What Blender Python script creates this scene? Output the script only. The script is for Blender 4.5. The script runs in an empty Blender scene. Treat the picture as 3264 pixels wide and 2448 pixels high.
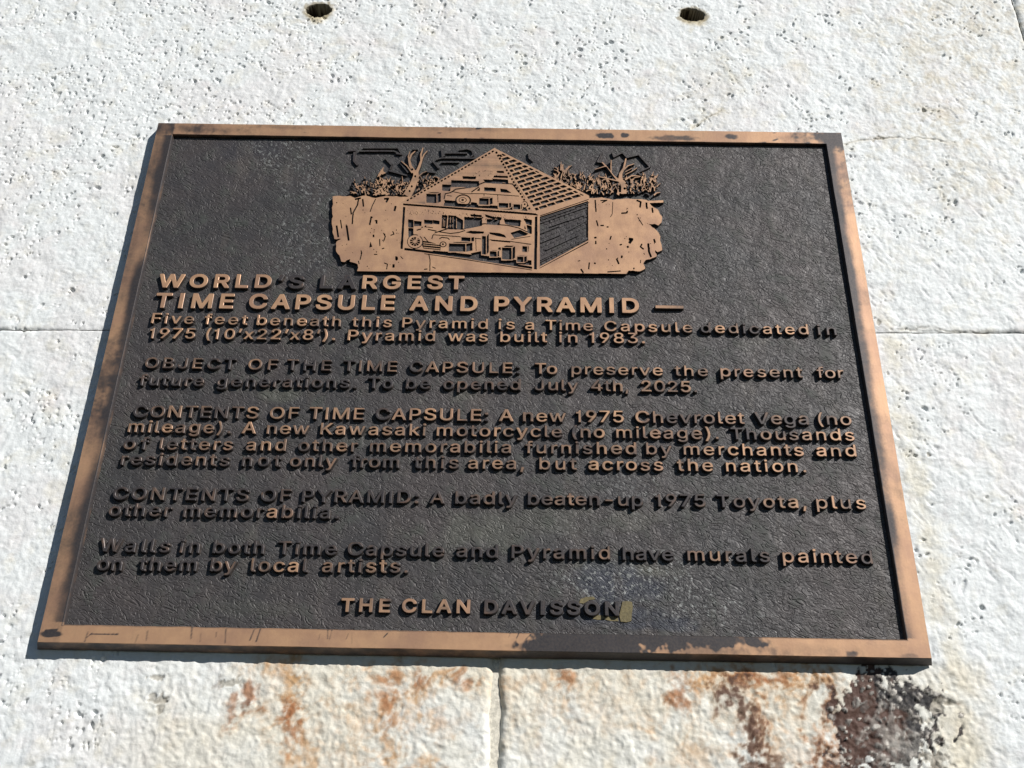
import bpy, math, random
import numpy as np
from mathutils import Matrix, Vector
from mathutils.geometry import tessellate_polygon

# ------------------------------------------------------------------ camera, light, exposure
scene = bpy.context.scene
CAM_POS = np.array([0.021281601845655803, -0.6656876011330286, -0.3544726693133774])
CAM_ROT = np.array([[0.9998447042644203, 0.016230049057959994, -0.006866794155223932],
                    [-0.0010213031053017095, 0.4423607648360212, 0.8968366131429166],
                    [0.017593302542760605, -0.8966903251631895, 0.4423086438951565]])  # columns: right, down, forward
FPX = 3050.0
cam = bpy.data.cameras.new('camera')
cam.sensor_width = 36.0
cam.lens = FPX / 3264.0 * 36.0
cam.clip_start = 0.01
cam.clip_end = 200.0
cam_ob = bpy.data.objects.new('camera', cam)
r, d, f = CAM_ROT[:, 0], CAM_ROT[:, 1], CAM_ROT[:, 2]
cam_ob.matrix_world = Matrix(((r[0], -d[0], -f[0], CAM_POS[0]), (r[1], -d[1], -f[1], CAM_POS[1]),
                              (r[2], -d[2], -f[2], CAM_POS[2]), (0, 0, 0, 1)))
scene.collection.objects.link(cam_ob)
scene.camera = cam_ob

SUN = Vector((0.618, -0.574, 0.536)).normalized()          # towards the sun
world = bpy.data.worlds.new('World')
scene.world = world
world.use_nodes = True
wn = world.node_tree
wn.nodes.clear()
sky = wn.nodes.new('ShaderNodeTexSky')
sky.sky_type = 'NISHITA'
sky.sun_disc = False
sky.sun_elevation = math.asin(SUN.z)
sky.sun_rotation = math.atan2(SUN.x, SUN.y)
sky.air_density = 0.75
sky.dust_density = 0.0
sky.ozone_density = 2.5
bg = wn.nodes.new('ShaderNodeBackground')
bg.inputs['Strength'].default_value = 0.05
wo = wn.nodes.new('ShaderNodeOutputWorld')
wn.links.new(sky.outputs[0], bg.inputs[0])
wn.links.new(bg.outputs[0], wo.inputs[0])
sl = bpy.data.lights.new('sun', 'SUN')
sl.energy = 5.0
sl.angle = math.radians(0.5)
sl.color = (1.0, 0.965, 0.92)
so = bpy.data.objects.new('sun', sl)
so.rotation_euler = SUN.to_track_quat('Z', 'Y').to_euler()
scene.collection.objects.link(so)
scene.view_settings.view_transform = 'Standard'
scene.view_settings.look = 'None'
scene.view_settings.exposure = 0.10
scene.view_settings.gamma = 1.0

# ------------------------------------------------------------------ measures (metres)
W, H = 0.61, 0.4575            # front outline of the plaque, its face in the plane y = 0
WALL = 0.0105                  # mean plane of the wall
FLOOR = 0.0034                 # sunk ground of the plaque
FACE = 0.0003                  # faces of letters and relief
rng = random.Random(7)

def at(px, py, y=FACE):
    """point of the plane y = const that a photo pixel looks at -> (x, z)"""
    v = CAM_ROT @ np.array([(px - 1632) / FPX, (py - 1224) / FPX, 1.0])
    p = CAM_POS + v * ((y - CAM_POS[1]) / v[1])
    return float(p[0]), float(p[2])

# ------------------------------------------------------------------ noise in numpy
def vnoise(x, z, s, seed):
    g = np.random.RandomState(seed).rand(256, 256)
    x = x / s + 1000.0; z = z / s + 1000.0
    i = np.floor(x).astype(int); j = np.floor(z).astype(int)
    fx = x - i; fz = z - j
    fx = fx * fx * fx * (fx * (fx * 6 - 15) + 10); fz = fz * fz * fz * (fz * (fz * 6 - 15) + 10)
    i0, i1, j0, j1 = i % 256, (i + 1) % 256, j % 256, (j + 1) % 256
    a = g[j0, i0] * (1 - fx) + g[j0, i1] * fx
    b = g[j1, i0] * (1 - fx) + g[j1, i1] * fx
    return (a * (1 - fz) + b * fz) * 2 - 1

def rot(x, z, a):
    c, s = math.cos(a), math.sin(a)
    return c * x - s * z, s * x + c * z

def gnoise(x, z, s, seed):
    # two turned lattices summed, so that no grid shows
    a, b = rot(x, z, 0.6); c, d_ = rot(x, z, 1.9)
    return 0.62 * (vnoise(a, b, s, seed) + vnoise(c, d_, s * 1.13, seed + 50))

def fbm(x, z, s, seed, n=4, g=0.55):
    r_ = 0; k = 1
    for o in range(n):
        r_ = r_ + k * gnoise(x, z, s, seed + o * 7); s *= 0.5; k *= g
    return r_

def cells(x, z, s, seed, prob, r0, r1):
    """round spots scattered one per cell: returns 0..1 profile (1 in the middle)"""
    x = x / s + 500; z = z / s + 500
    i = np.floor(x).astype(int); j = np.floor(z).astype(int)
    R = np.random.RandomState(seed)
    gx, gz, gp, gr = R.rand(256, 256), R.rand(256, 256), R.rand(256, 256), R.rand(256, 256)
    ga = R.rand(256, 256) * math.pi
    out = np.zeros_like(x)
    for dj in (-1, 0, 1):
        for di in (-1, 0, 1):
            a, b = (i + di) % 256, (j + dj) % 256
            dx = x - (i + di + gx[b, a]); dz = z - (j + dj + gz[b, a])
            c_, s_ = np.cos(ga[b, a]), np.sin(ga[b, a])
            u = dx * c_ - dz * s_; v = (dx * s_ + dz * c_) * 1.5
            rr = (r0 + (r1 - r0) * gr[b, a] ** 2) / s
            k = np.clip(1 - np.sqrt(u * u + v * v) / rr, 0, 1)
            out = np.maximum(out, np.where(gp[b, a] < prob, k, 0))
    return out

def sstep(a, b, x):
    t = np.clip((x - a) / (b - a), 0, 1)
    return t * t * (3 - 2 * t)

def blob(X, Z, px, py, rx, ry, ang=0.0, y=WALL):
    """soft spot: 1 in the middle, 0 at the rim; radii in metres"""
    cx, cz = at(px, py, y)
    u, v = rot(X - cx, Z - cz, -ang)
    return 1 - np.sqrt((u / rx) ** 2 + (v / ry) ** 2)

def polydist(X, Z, pts):
    dmin = np.full(X.shape, 9.0)
    for (ax, az), (bx, bz) in zip(pts[:-1], pts[1:]):
        L = (bx - ax) ** 2 + (bz - az) ** 2
        t = np.clip(((X - ax) * (bx - ax) + (Z - az) * (bz - az)) / L, 0, 1)
        dmin = np.minimum(dmin, np.hypot(X - ax - t * (bx - ax), Z - az - t * (bz - az)))
    return dmin

# ------------------------------------------------------------------ object helpers
def link(name, me, parent=None, label=None, cat=None, kind=None, group=None):
    o = bpy.data.objects.new(name, me)
    scene.collection.objects.link(o)
    if parent: o.parent = parent
    if label: o['label'] = label
    if cat: o['category'] = cat
    if kind: o['kind'] = kind
    if group: o['group'] = group
    return o

def mesh(name, verts, faces, mats, fmat=None, smooth=False):
    me = bpy.data.meshes.new(name)
    me.from_pydata([tuple(v) for v in verts], [], faces)
    for m in mats: me.materials.append(m)
    if fmat is not None: me.polygons.foreach_set('material_index', np.asarray(fmat, dtype=np.int32))
    if smooth: me.polygons.foreach_set('use_smooth', np.ones(len(me.polygons), dtype=bool))
    me.update()
    return me

def grid_mesh(name, P, keep, mats, cols=None, vals=None):
    """P: (nz, nx, 3) points; keep: (nz-1, nx-1) faces kept; normals towards -y"""
    nz, nx = P.shape[:2]
    idx = np.arange(nz * nx).reshape(nz, nx)
    q = np.stack([idx[:-1, :-1], idx[:-1, 1:], idx[1:, 1:], idx[1:, :-1]], -1)[keep]
    used = np.zeros(nz * nx, bool); used[q.ravel()] = True
    remap = np.cumsum(used) - 1
    q = remap[q]
    co = P.reshape(-1, 3)[used]
    me = bpy.data.meshes.new(name)
    me.vertices.add(len(co)); me.vertices.foreach_set('co', co.ravel())
    n = len(q)
    me.loops.add(n * 4); me.loops.foreach_set('vertex_index', q.ravel().astype(np.int32))
    me.polygons.add(n)
    me.polygons.foreach_set('loop_start', np.arange(0, n * 4, 4, dtype=np.int32))
    me.polygons.foreach_set('loop_total', np.full(n, 4, dtype=np.int32))
    me.update(calc_edges=True)
    me.polygons.foreach_set('use_smooth', np.ones(n, dtype=bool))
    for m in mats: me.materials.append(m)
    if cols is not None:
        a = me.attributes.new('tint', 'FLOAT_COLOR', 'POINT')
        c = np.ones((len(co), 4), np.float32); c[:, :3] = cols.reshape(-1, 3)[used]
        a.data.foreach_set('color', c.ravel())
    if vals is not None:
        for k, v in vals.items():
            a = me.attributes.new(k, 'FLOAT', 'POINT')
            a.data.foreach_set('value', v.reshape(-1)[used].astype(np.float32))
    me.validate()
    return me

# ------------------------------------------------------------------ materials
def nodes(m):
    m.use_nodes = True
    t = m.node_tree
    t.nodes.clear()
    out = t.nodes.new('ShaderNodeOutputMaterial')
    b = t.nodes.new('ShaderNodeBsdfPrincipled')
    t.links.new(b.outputs[0], out.inputs[0])
    return t, b

class NT:
    def __init__(s, t): s.t = t
    def coord(s, scale=(1, 1, 1), rotz=(0, 0, 0)):
        # turned first, then stretched
        c = s.t.nodes.new('ShaderNodeTexCoord'); m = s.t.nodes.new('ShaderNodeMapping'); k = s.t.nodes.new('ShaderNodeMapping')
        k.inputs['Rotation'].default_value = rotz; m.inputs['Scale'].default_value = scale
        s.t.links.new(c.outputs['Object'], k.inputs[0]); s.t.links.new(k.outputs[0], m.inputs[0]); return m.outputs[0]
    def noise(s, vec, scale, detail=4, rough=0.55, dist=0.0):
        n = s.t.nodes.new('ShaderNodeTexNoise')
        n.inputs['Scale'].default_value = scale; n.inputs['Detail'].default_value = detail
        n.inputs['Roughness'].default_value = rough; n.inputs['Distortion'].default_value = dist
        s.t.links.new(vec, n.inputs['Vector']); return n.outputs[0]
    def voro(s, vec, scale, feature='F1'):
        n = s.t.nodes.new('ShaderNodeTexVoronoi'); n.feature = feature
        n.inputs['Scale'].default_value = scale
        s.t.links.new(vec, n.inputs['Vector']); return n.outputs['Distance']
    def ramp(s, v, a, b, lo=0.0, hi=1.0):
        n = s.t.nodes.new('ShaderNodeMapRange'); n.interpolation_type = 'SMOOTHSTEP'
        n.inputs['From Min'].default_value = a; n.inputs['From Max'].default_value = b
        n.inputs['To Min'].default_value = lo; n.inputs['To Max'].default_value = hi
        s.t.links.new(v, n.inputs['Value']); return n.outputs[0]
    def math(s, op, a, b=None, clamp=False):
        n = s.t.nodes.new('ShaderNodeMath'); n.operation = op; n.use_clamp = clamp
        for k, v in enumerate((a, b)):
            if v is None: continue
            if isinstance(v, (int, float)): n.inputs[k].default_value = v
            else: s.t.links.new(v, n.inputs[k])
        return n.outputs[0]
    def mix(s, f, a, b, mode='MIX'):
        n = s.t.nodes.new('ShaderNodeMix'); n.data_type = 'RGBA'; n.blend_type = mode
        for k, v in ((0, f), (6, a), (7, b)):
            if isinstance(v, (int, float)): n.inputs[k].default_value = v
            elif isinstance(v, tuple): n.inputs[k].default_value = (*v, 1)
            else: s.t.links.new(v, n.inputs[k])
        return n.outputs[2]
    def attr(s, name, out='Fac'):
        n = s.t.nodes.new('ShaderNodeAttribute'); n.attribute_name = name
        return n.outputs[out]
    def bump(s, h, strength, dist, nrm=None):
        n = s.t.nodes.new('ShaderNodeBump'); n.inputs['Strength'].default_value = strength
        n.inputs['Distance'].default_value = dist
        s.t.links.new(h, n.inputs['Height'])
        if nrm is not None: s.t.links.new(nrm, n.inputs['Normal'])
        return n.outputs[0]
    def link(s, a, b): s.t.links.new(a, b)

def mat_wall():
    m = bpy.data.materials.new('painted_concrete'); t, b = nodes(m); n = NT(t)
    c = n.coord()
    fine = n.noise(c, 420, 5, 0.6)
    mid = n.noise(c, 60, 4, 0.55)
    col = n.mix(n.ramp(fine, 0.3, 0.7, 0.0, 1.0), n.attr('tint', 'Color'), (0.955, 0.96, 0.965), 'MULTIPLY')
    col = n.mix(n.ramp(mid, 0.5, 0.75, 0.0, 1.0), col, (0.99, 0.955, 0.95), 'MULTIPLY')
    n.link(col, b.inputs['Base Color'])
    b.inputs['Roughness'].default_value = 0.62
    b.inputs['Specular IOR Level'].default_value = 0.25
    h = n.math('ADD', n.noise(c, 900, 4, 0.6), n.math('MULTIPLY', n.noise(c, 330, 3, 0.6), 1.6))
    n.link(n.bump(h, 0.35, 0.0006), b.inputs['Normal'])
    return m

def mat_bronze():
    """cast bronze: worn bright metal where wear = 0, dark patina where wear = 1"""
    m = bpy.data.materials.new('worn_bronze'); t, b = nodes(m); n = NT(t)
    c = n.coord()
    wear = n.attr('wear')
    n1 = n.noise(c, 90, 5, 0.6); n2 = n.noise(c, 600, 4, 0.6)
    streak = n.noise(n.coord((1, 1, 0.12), (0, 0, 0)), 160, 4, 0.6)
    w = n.math('ADD', wear, n.math('MULTIPLY', n.math('SUBTRACT', n1, 0.5), 0.75))
    w = n.math('ADD', w, n.math('MULTIPLY', n.math('SUBTRACT', n2, 0.5), 0.35))
    w = n.math('ADD', w, n.math('MULTIPLY', n.math('SUBTRACT', streak, 0.5), 0.3))
    w = n.ramp(w, 0.1, 1.0)
    bright = n.mix(n.ramp(n1, 0.35, 0.65), (0.50, 0.295, 0.175), (0.565, 0.34, 0.195))
    bright = n.mix(n.ramp(n.noise(c, 28, 4, 0.6), 0.42, 0.72, 0, 0.75), bright, (0.37, 0.215, 0.145))
    dark = n.mix(n.ramp(n2, 0.3, 0.7), (0.042, 0.039, 0.043), (0.072, 0.060, 0.056))
    n.link(n.mix(w, bright, dark), b.inputs['Base Color'])
    b.inputs['Metallic'].default_value = 0.35
    n.link(n.ramp(n1, 0.2, 0.8, 0.42, 0.56), b.inputs['Roughness'])
    n.link(n.bump(n.math('ADD', n2, streak), 0.25, 0.0002), b.inputs['Normal'])
    return m

def mat_patina(name='dark_patina', base=(0.050, 0.048, 0.049), bump=1.0):
    """pebbled dark ground of the casting"""
    m = bpy.data.materials.new(name); t, b = nodes(m); n = NT(t)
    c = n.coord()
    warp = n.noise(c, 90, 3, 0.5)
    cs = n.coord((1.0, 1.0, 2.6), (0, math.radians(-30), 0))
    rip = n.noise(cs, 88, 1.0, 0.4, 1.6)
    rid = n.math('ABSOLUTE', n.math('SUBTRACT', rip, 0.5))
    peb = n.voro(cs, 190)
    fine = n.noise(c, 1500, 3, 0.6)
    big = n.noise(c, 14, 4, 0.6); mid = n.noise(c, 70, 5, 0.65)
    col = n.mix(n.ramp(big, 0.35, 0.7), base, tuple(v * k for v, k in zip(base, (1.35, 1.22, 1.18))))
    col = n.mix(n.ramp(mid, 0.5, 0.72, 0, 0.55), col, (base[0] * 1.25, base[1] * 1.5, base[2] * 1.25))
    col = n.mix(n.ramp(n.attr('green'), 0.0, 1.0, 0.0, 0.8), col, (0.12, 0.125, 0.10))
    col = n.mix(n.ramp(n.attr('blue'), 0.0, 1.0, 0.0, 0.85), col, (0.035, 0.040, 0.055))
    sp = n.math('MULTIPLY', n.ramp(n.noise(c, 330, 4, 0.6), 0.54, 0.63), n.ramp(n.attr('speck'), 0.0, 1.0))
    col = n.mix(n.math('MULTIPLY', sp, 0.75), col, (0.26, 0.27, 0.26))
    dust = n.math('MULTIPLY', n.ramp(n.noise(n.coord((1, 1, 0.35)), 55, 5, 0.65), 0.52, 0.75), 0.5)
    col = n.mix(dust, col, (0.105, 0.092, 0.082))
    tiny = n.math('MULTIPLY', n.ramp(n.noise(c, 600, 2, 0.5), 0.73, 0.78), 0.35)
    col = n.mix(tiny, col, (0.22, 0.21, 0.20))
    n.link(col, b.inputs['Base Color'])
    b.inputs['Metallic'].default_value = 0.15
    n.link(n.ramp(mid, 0.3, 0.7, 0.48, 0.66), b.inputs['Roughness'])
    b.inputs['Specular IOR Level'].default_value = 0.5
    h = n.math('ADD', n.math('MULTIPLY', n.ramp(rid, 0.0, 0.07), n.ramp(mid, 0.35, 0.65, 0.3, 1.0)), n.math('MULTIPLY', peb, 0.22))
    h = n.math('ADD', h, n.math('MULTIPLY', fine, 0.07))
    h = n.math('ADD', h, n.math('MULTIPLY', warp, 0.4))
    n.link(n.bump(h, 0.65 * bump, 0.0010), b.inputs['Normal'])
    return m

def mat_side():
    m = bpy.data.materials.new('dark_bronze_flank'); t, b = nodes(m); n = NT(t)
    c = n.coord()
    k = n.noise(c, 300, 4, 0.6)
    n.link(n.mix(n.ramp(k, 0.4, 0.7), (0.035, 0.030, 0.029), (0.085, 0.070, 0.062)), b.inputs['Base Color'])
    b.inputs['Metallic'].default_value = 0.2
    b.inputs['Roughness'].default_value = 0.45
    n.link(n.bump(k, 0.3, 0.0003), b.inputs['Normal'])
    return m

def mat_plain(name, col, rough=0.7):
    m = bpy.data.materials.new(name); t, b = nodes(m); n = NT(t)
    c = n.coord()
    k = n.noise(c, 500, 4, 0.6)
    n.link(n.mix(n.ramp(k, 0.3, 0.7), tuple(v * 0.75 for v in col), tuple(min(1, v * 1.2) for v in col)), b.inputs['Base Color'])
    b.inputs['Roughness'].default_value = rough
    n.link(n.bump(k, 0.5, 0.0004), b.inputs['Normal'])
    return m

M_WALL, M_BRONZE, M_GROUND, M_SIDE = mat_wall(), mat_bronze(), mat_patina(), mat_side()
M_DARKTOP = mat_patina('dark_relief_top', (0.045, 0.040, 0.040), 0.4)
M_MORTAR = mat_plain('painted_mortar', (0.68, 0.64, 0.54))
M_RESIDUE = mat_plain('dried_glue', (0.155, 0.125, 0.055), 0.6)

# ------------------------------------------------------------------ the block wall
TILT = 0.0145                        # the courses run a little askew to the plaque
wall = link('concrete_block_wall', None, None,
            'white painted concrete block wall, pitted and rust stained below the plaque', 'wall')
wall.location = (0, WALL, 0)

def zj(x): return 0.0263 + TILT * x       # bed joint between the two courses

def axis(lo, hi, flo, fhi, fine):
    a = np.arange(lo, flo, 0.012) if lo < flo - 0.012 else np.array([lo])
    b = np.arange(max(flo, lo), min(fhi, hi), fine)
    c = np.arange(fhi, hi, 0.012) if hi > fhi + 0.012 else np.array([])
    v = np.unique(np.concatenate([a[a < max(flo, lo)], [lo], b, c, [hi]]))
    k = np.concatenate([[True], np.diff(v) > 1e-4]); v = v[k]; v[-1] = hi
    return v

CRACKS = [([(2205, 412), (2225, 395), (2250, 375), (2300, 352)], 0.0011, 1.0),
          ([(2690, 460), (2720, 452), (2790, 440), (2850, 442), (2950, 440), (3040, 455)], 0.0010, 0.8),
          ([(2870, 1048), (2960, 1046), (3040, 1058), (3150, 1062)], 0.0012, 0.6),
          ([(3010, 440), (3110, 520), (3260, 650)], 0.0009, 0.3)]
HOLES = [(1012, 32, 0.0118, 0.0090), (2207, 47, 0.0125, 0.0088)]

def wall_surface(X, Z):
    """relief of the painted face (towards the viewer +) and its colour"""
    wx = X + 0.004 * gnoise(X, Z, 0.02, 3); wz = Z + 0.004 * gnoise(X, Z, 0.02, 4)
    low = sstep(-0.18, -0.26, Z)                                   # below the plaque: lumpier
    low = low * sstep(-0.33, -0.20, X) * (1 - sstep(0.325, 0.36, X))
    left = 1 - sstep(-0.05, 0.25, X)
    h = 0.00045 * fbm(wx, wz, 0.030, 10, 3) + 0.00036 * fbm(wx * 1.0, wz, 0.0085, 20, 4, 0.66)
    h += 0.00010 * gnoise(X, Z, 0.0026, 25)
    rx_, rz_ = rot(X, Z, 0.7)
    h += 0.00022 * fbm(rx_ * 1.7, rz_, 0.006, 30, 3, 0.6) * (1 - 0.35 * left)
    lum = 1 - np.abs(gnoise(X, Z, 0.0042, 41)) * 1.8 + 0.6 * gnoise(X, Z, 0.0024, 43)
    h += low * (0.00036 * lum + 0.00030 * gnoise(X, Z, 0.011, 42))
    cl = sstep(-0.35, 0.35, gnoise(X, Z, 0.035, 61) + 0.5 * gnoise(X, Z, 0.09, 63))
    dens = (1 - 0.9 * low) * (0.35 + 0.65 * cl) * (0.56 + 0.44 * left)
    pit = np.maximum(cells(wx, wz, 0.0062, 71, 0.42, 0.0008, 0.0028),
                     cells(wx + 0.003, wz, 0.0042, 72, 0.38, 0.0006, 0.0016))
    pit = np.maximum(pit, cells(wx, wz + 0.01, 0.017, 73, 0.5, 0.0016, 0.0036))
    pit = sstep(0.0, 0.5, pit + 0.12 * gnoise(X, Z, 0.0022, 74) * (pit > 0)) * np.where(dens > 0.52 + 0.42 * gnoise(X, Z, 0.010, 62), 1, 0.12)
    h -= 0.0020 * pit * (0.45 + 0.55 * sstep(-0.5, 0.4, gnoise(X, Z, 0.008, 64)))
    col = np.empty(X.shape + (3,))
    base = np.array([0.785, 0.812, 0.808])
    col[:] = base
    def tint(mask, c, amt=1.0):
        k = (np.clip(mask, 0, 1) * amt)[..., None]
        col[:] = col * (1 - k) + np.array(c) * k
    n1 = fbm(X, Z, 0.05, 81, 4); n2 = fbm(wx, wz, 0.012, 82, 4, 0.62); n3 = fbm(wx, wz, 0.004, 83, 3)
    tint(sstep(0.1, 0.7, n1), (0.76, 0.72, 0.71), 0.35)
    gr1 = 0.5 + 0.5 * np.clip(1.3 * n3 + 0.6 * fbm(wx, wz, 0.0022, 84, 2), -1, 1)      # paint grain: stains sit between the grains
    # long shallow trowel gouges over the right half, lying aslant
    gu, gv = rot(X, Z, 0.95)
    gouge = sstep(0.45, 0.9, gnoise(gu * 0.28, gv, 0.0028, 65)) * sstep(0.0, 0.6, gnoise(X, Z, 0.04, 66) + 0.25) * (1 - left) * (1 - low)
    h -= 0.00045 * gouge
    def st(px, py, rx, ry, c, amt, ang=0.0, sharp=2.5, rough=0.8):
        b_ = blob(X, Z, px, py, rx, ry, ang)
        m_ = np.clip((b_ * 0.8 + rough * 0.45 * n2 + rough * 0.25 * n3) * sharp * 0.75, 0, 1)
        tint(np.where(b_ > -1.6, m_ * np.clip(0.1 + 1.2 * gr1 + 0.5 * (b_ - 0.4), 0, 1), 0), c, amt)
    # yellowed paint at the right and round the plaque
    for a in [(2280, 250, 0.045, 0.05, 0.3), (2950, 150, 0.06, 0.09, 0.45), (3150, 60, 0.07, 0.10, 0.5), (3060, 520, 0.06, 0.07, 0.5),
              (2900, 330, 0.05, 0.04, 0.35), (2240, 360, 0.03, 0.02, 0.35)]:
        st(a[0], a[1], a[2] * 1.2, a[3] * 1.2, (0.60, 0.565, 0.48), min(1, a[4] * 1.5), 0.0, 1.3)
    edge = np.clip(1 - np.abs(X - (0.322 + 0.0 * Z)) / 0.016, 0, 1) * sstep(0.20, -0.10, Z) * (Z > -0.34)
    tint(np.clip(edge + 0.5 * n2 - 0.1, 0, 1), (0.74, 0.70, 0.58), 0.75)
    below = sstep(-0.222, -0.240, Z) * sstep(-0.28, -0.12, X + 0.03 * n1) * (1 - sstep(0.335, 0.352, X + 0.01 * n2))
    tint(below * np.clip(0.65 + 0.5 * n1, 0, 1), (0.72, 0.68, 0.56), 0.8)
    tint(below * np.clip(0.55 - (Z + 0.26) * -14 + 0.8 * n2, 0, 1), (0.70, 0.61, 0.46), 0.35)
    # rust runs
    rust, lrust, brown = (0.36, 0.15, 0.065), (0.55, 0.33, 0.16), (0.12, 0.065, 0.045)
    for a in [(900, 2200, 0.030, 0.03, 0.3), (1300, 2250, 0.045, 0.05, 0.28), (1050, 2400, 0.05, 0.03, 0.25), (1850, 2250, 0.05, 0.02, 0.25), (2420, 2200, 0.06, 0.03, 0.35), (2560, 2400, 0.04, 0.04, 0.3), (930, 2170, 0.010, 0.022, 0.75), (935, 2300, 0.010, 0.030, 0.6), (985, 2400, 0.012, 0.030, 0.5), (1235, 2175, 0.022, 0.012, 0.55),
              (1230, 2290, 0.010, 0.030, 0.5), (1245, 2400, 0.013, 0.032, 0.5), (1345, 2200, 0.006, 0.018, 0.55), (1380, 2330, 0.010, 0.024, 0.35), (1470, 2180, 0.012, 0.008, 0.55),
              (1420, 2150, 0.020, 0.004, 0.5), (860, 2140, 0.016, 0.005, 0.5), (1740, 2165, 0.03, 0.006, 0.4), (1810, 2180, 0.006, 0.016, 0.45),
              (2200, 2180, 0.016, 0.014, 0.7), (2340, 2160, 0.030, 0.008, 0.9), (2520, 2170, 0.028, 0.009, 0.7), (2640, 2170, 0.02, 0.01, 0.8),
              (2650, 2330, 0.013, 0.045, 0.8), (2250, 2420, 0.03, 0.02, 0.35), (2440, 2400, 0.02, 0.03, 0.5), (2390, 2260, 0.012, 0.03, 0.4)]:
        st(a[0], a[1], a[2] * 1.3, a[3] * 1.3, lrust, min(1, a[4] * 1.15), 0.0, 1.7)
    for a in [(805, 2205, 0.007, 0.008, 0.9), (920, 2265, 0.008, 0.007, 0.9), (930, 2330, 0.007, 0.010, 0.75), (740, 2260, 0.003, 0.012, 0.7), (1232, 2190, 0.010, 0.010, 0.65),
              (1240, 2300, 0.005, 0.013, 0.5), (1340, 2165, 0.005, 0.006, 0.8), (1475, 2172, 0.007, 0.006, 0.7), (1803, 2163, 0.005, 0.007, 0.7),
              (2170, 2200, 0.008, 0.013, 0.8), (2370, 2165, 0.014, 0.006, 0.9), (2470, 2160, 0.012, 0.005, 0.8), (2650, 2240, 0.011, 0.014, 0.8),
              (2660, 2420, 0.016, 0.030, 0.85), (2420, 2330, 0.007, 0.02, 0.7)]:
        st(a[0], a[1], a[2] * 1.35, a[3] * 1.45, rust, a[4] * 0.9, 0.0, 2.2, 1.0)
    for a in [(2335, 2215, 0.011, 0.010, 0.95), (2380, 2290, 0.006, 0.018, 0.85), (2410, 2370, 0.008, 0.016, 0.85), (2395, 2435, 0.010, 0.010, 0.8), (2640, 2195, 0.014, 0.005, 0.9),
              (2620, 2255, 0.006, 0.009, 0.8), (2720, 2390, 0.020, 0.034, 0.9), (2480, 2440, 0.010, 0.006, 0.7), (700, 2180, 0.004, 0.004, 0.5), (780, 2245, 0.004, 0.003, 0.5),
              (3065, 2235, 0.004, 0.003, 0.6)]:
        st(a[0], a[1], a[2] * 1.2, a[3] * 1.25, brown, a[4], 0.0, 3.2, 1.4)
    # the black lichen patch, light grains left standing in it
    lich = np.maximum.reduce([blob(X, Z, 2800, 2280, 0.030, 0.028), blob(X, Z, 2850, 2240, 0.030, 0.013), blob(X, Z, 2760, 2360, 0.022, 0.030),
                              blob(X, Z, 2880, 2330, 0.018, 0.036), blob(X, Z, 2740, 2290, 0.020, 0.024)])
    lk = np.where(lich > -1.5, sstep(0.0, 0.30, lich * 0.9 + 0.46 * n2 + 0.34 * n3 + 0.04), 0)
    grain = cells(X, Z, 0.0048, 91, 0.65, 0.0012, 0.0032)
    grain2 = cells(X, Z, 0.0095, 92, 0.45, 0.0022, 0.0052)
    g_ = np.maximum(sstep(0.12, 0.3, grain), sstep(0.15, 0.3, grain2))
    hc = blob(X, Z, 2855, 2370, 0.022, 0.028)
    g_ = np.clip(g_ * (0.45 + 0.7 * sstep(-0.2, 0.3, n3 + 0.4 * n2)) + 0.6 * sstep(0.1, 0.6, hc + 0.6 * n3), 0, 1)
    tint(sstep(0.0, 0.5, lk), (0.022, 0.020, 0.023), 0.98)
    tint(lk * sstep(0.05, 0.45, fbm(X, Z, 0.003, 95, 3) + 0.3 * n2), (0.10, 0.088, 0.078), 0.7)
    tint(lk * g_ * (0.35 + 0.65 * sstep(-0.4, 0.5, gnoise(X, Z, 0.004, 96))), (0.60, 0.56, 0.50), 0.92)
    tint(lk * sstep(-0.1, 0.5, n2 * 0.9 + 34 * (0.276 - X) - 14 * (Z + 0.262)) * (1 - g_), (0.13, 0.062, 0.042), 0.6)
    h += lk * (0.0011 * (g_ - 0.4) + 0.0004 * fbm(X, Z, 0.003, 95, 3))
    h -= 0.0005 * np.clip(lk * 3, 0, 1) * (1 - np.clip(lk, 0, 1))
    # hairline cracks and flaked paint
    for pts, w_, amt in CRACKS:
        q = [at(px, py, WALL) for px, py in pts]
        dd = polydist(X + 0.0012 * gnoise(X, Z, 0.006, 5), Z + 0.0016 * gnoise(X, Z, 0.005, 6), q)
        k = (1 - sstep(0.2 * w_, w_, dd)) * sstep(-0.55, 0.2, n2 + 0.4 * (amt - 0.5))
        h -= 0.0012 * k * amt
        tint(k, (0.36, 0.33, 0.27), 0.75 * amt)
        tint((1 - sstep(w_, 4 * w_, dd)), (0.70, 0.65, 0.54), 0.35 * amt)
    for a in [(2990, 2255, 0.006, 0.004), (3010, 2235, 0.007, 0.003), (2950, 2300, 0.004, 0.003), (2985, 2425, 0.010, 0.008), (730, 2175, 0.009, 0.004), (500, 2225, 0.006, 0.004), (510, 2250, 0.004, 0.005),
              (500, 2160, 0.006, 0.003), (2960, 1450, 0.002, 0.003), (2830, 1195, 0.0015, 0.003), (2800, 1030, 0.002, 0.002), (2790, 440, 0.005, 0.003)]:
        b_ = blob(X, Z, *a)
        k = np.where(b_ > -1.5, sstep(0.1, 0.22, b_ * 0.8 + 0.55 * n3), 0)
        h -= 0.0007 * k
        tint(k, (0.40, 0.37, 0.31), 0.75)
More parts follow.
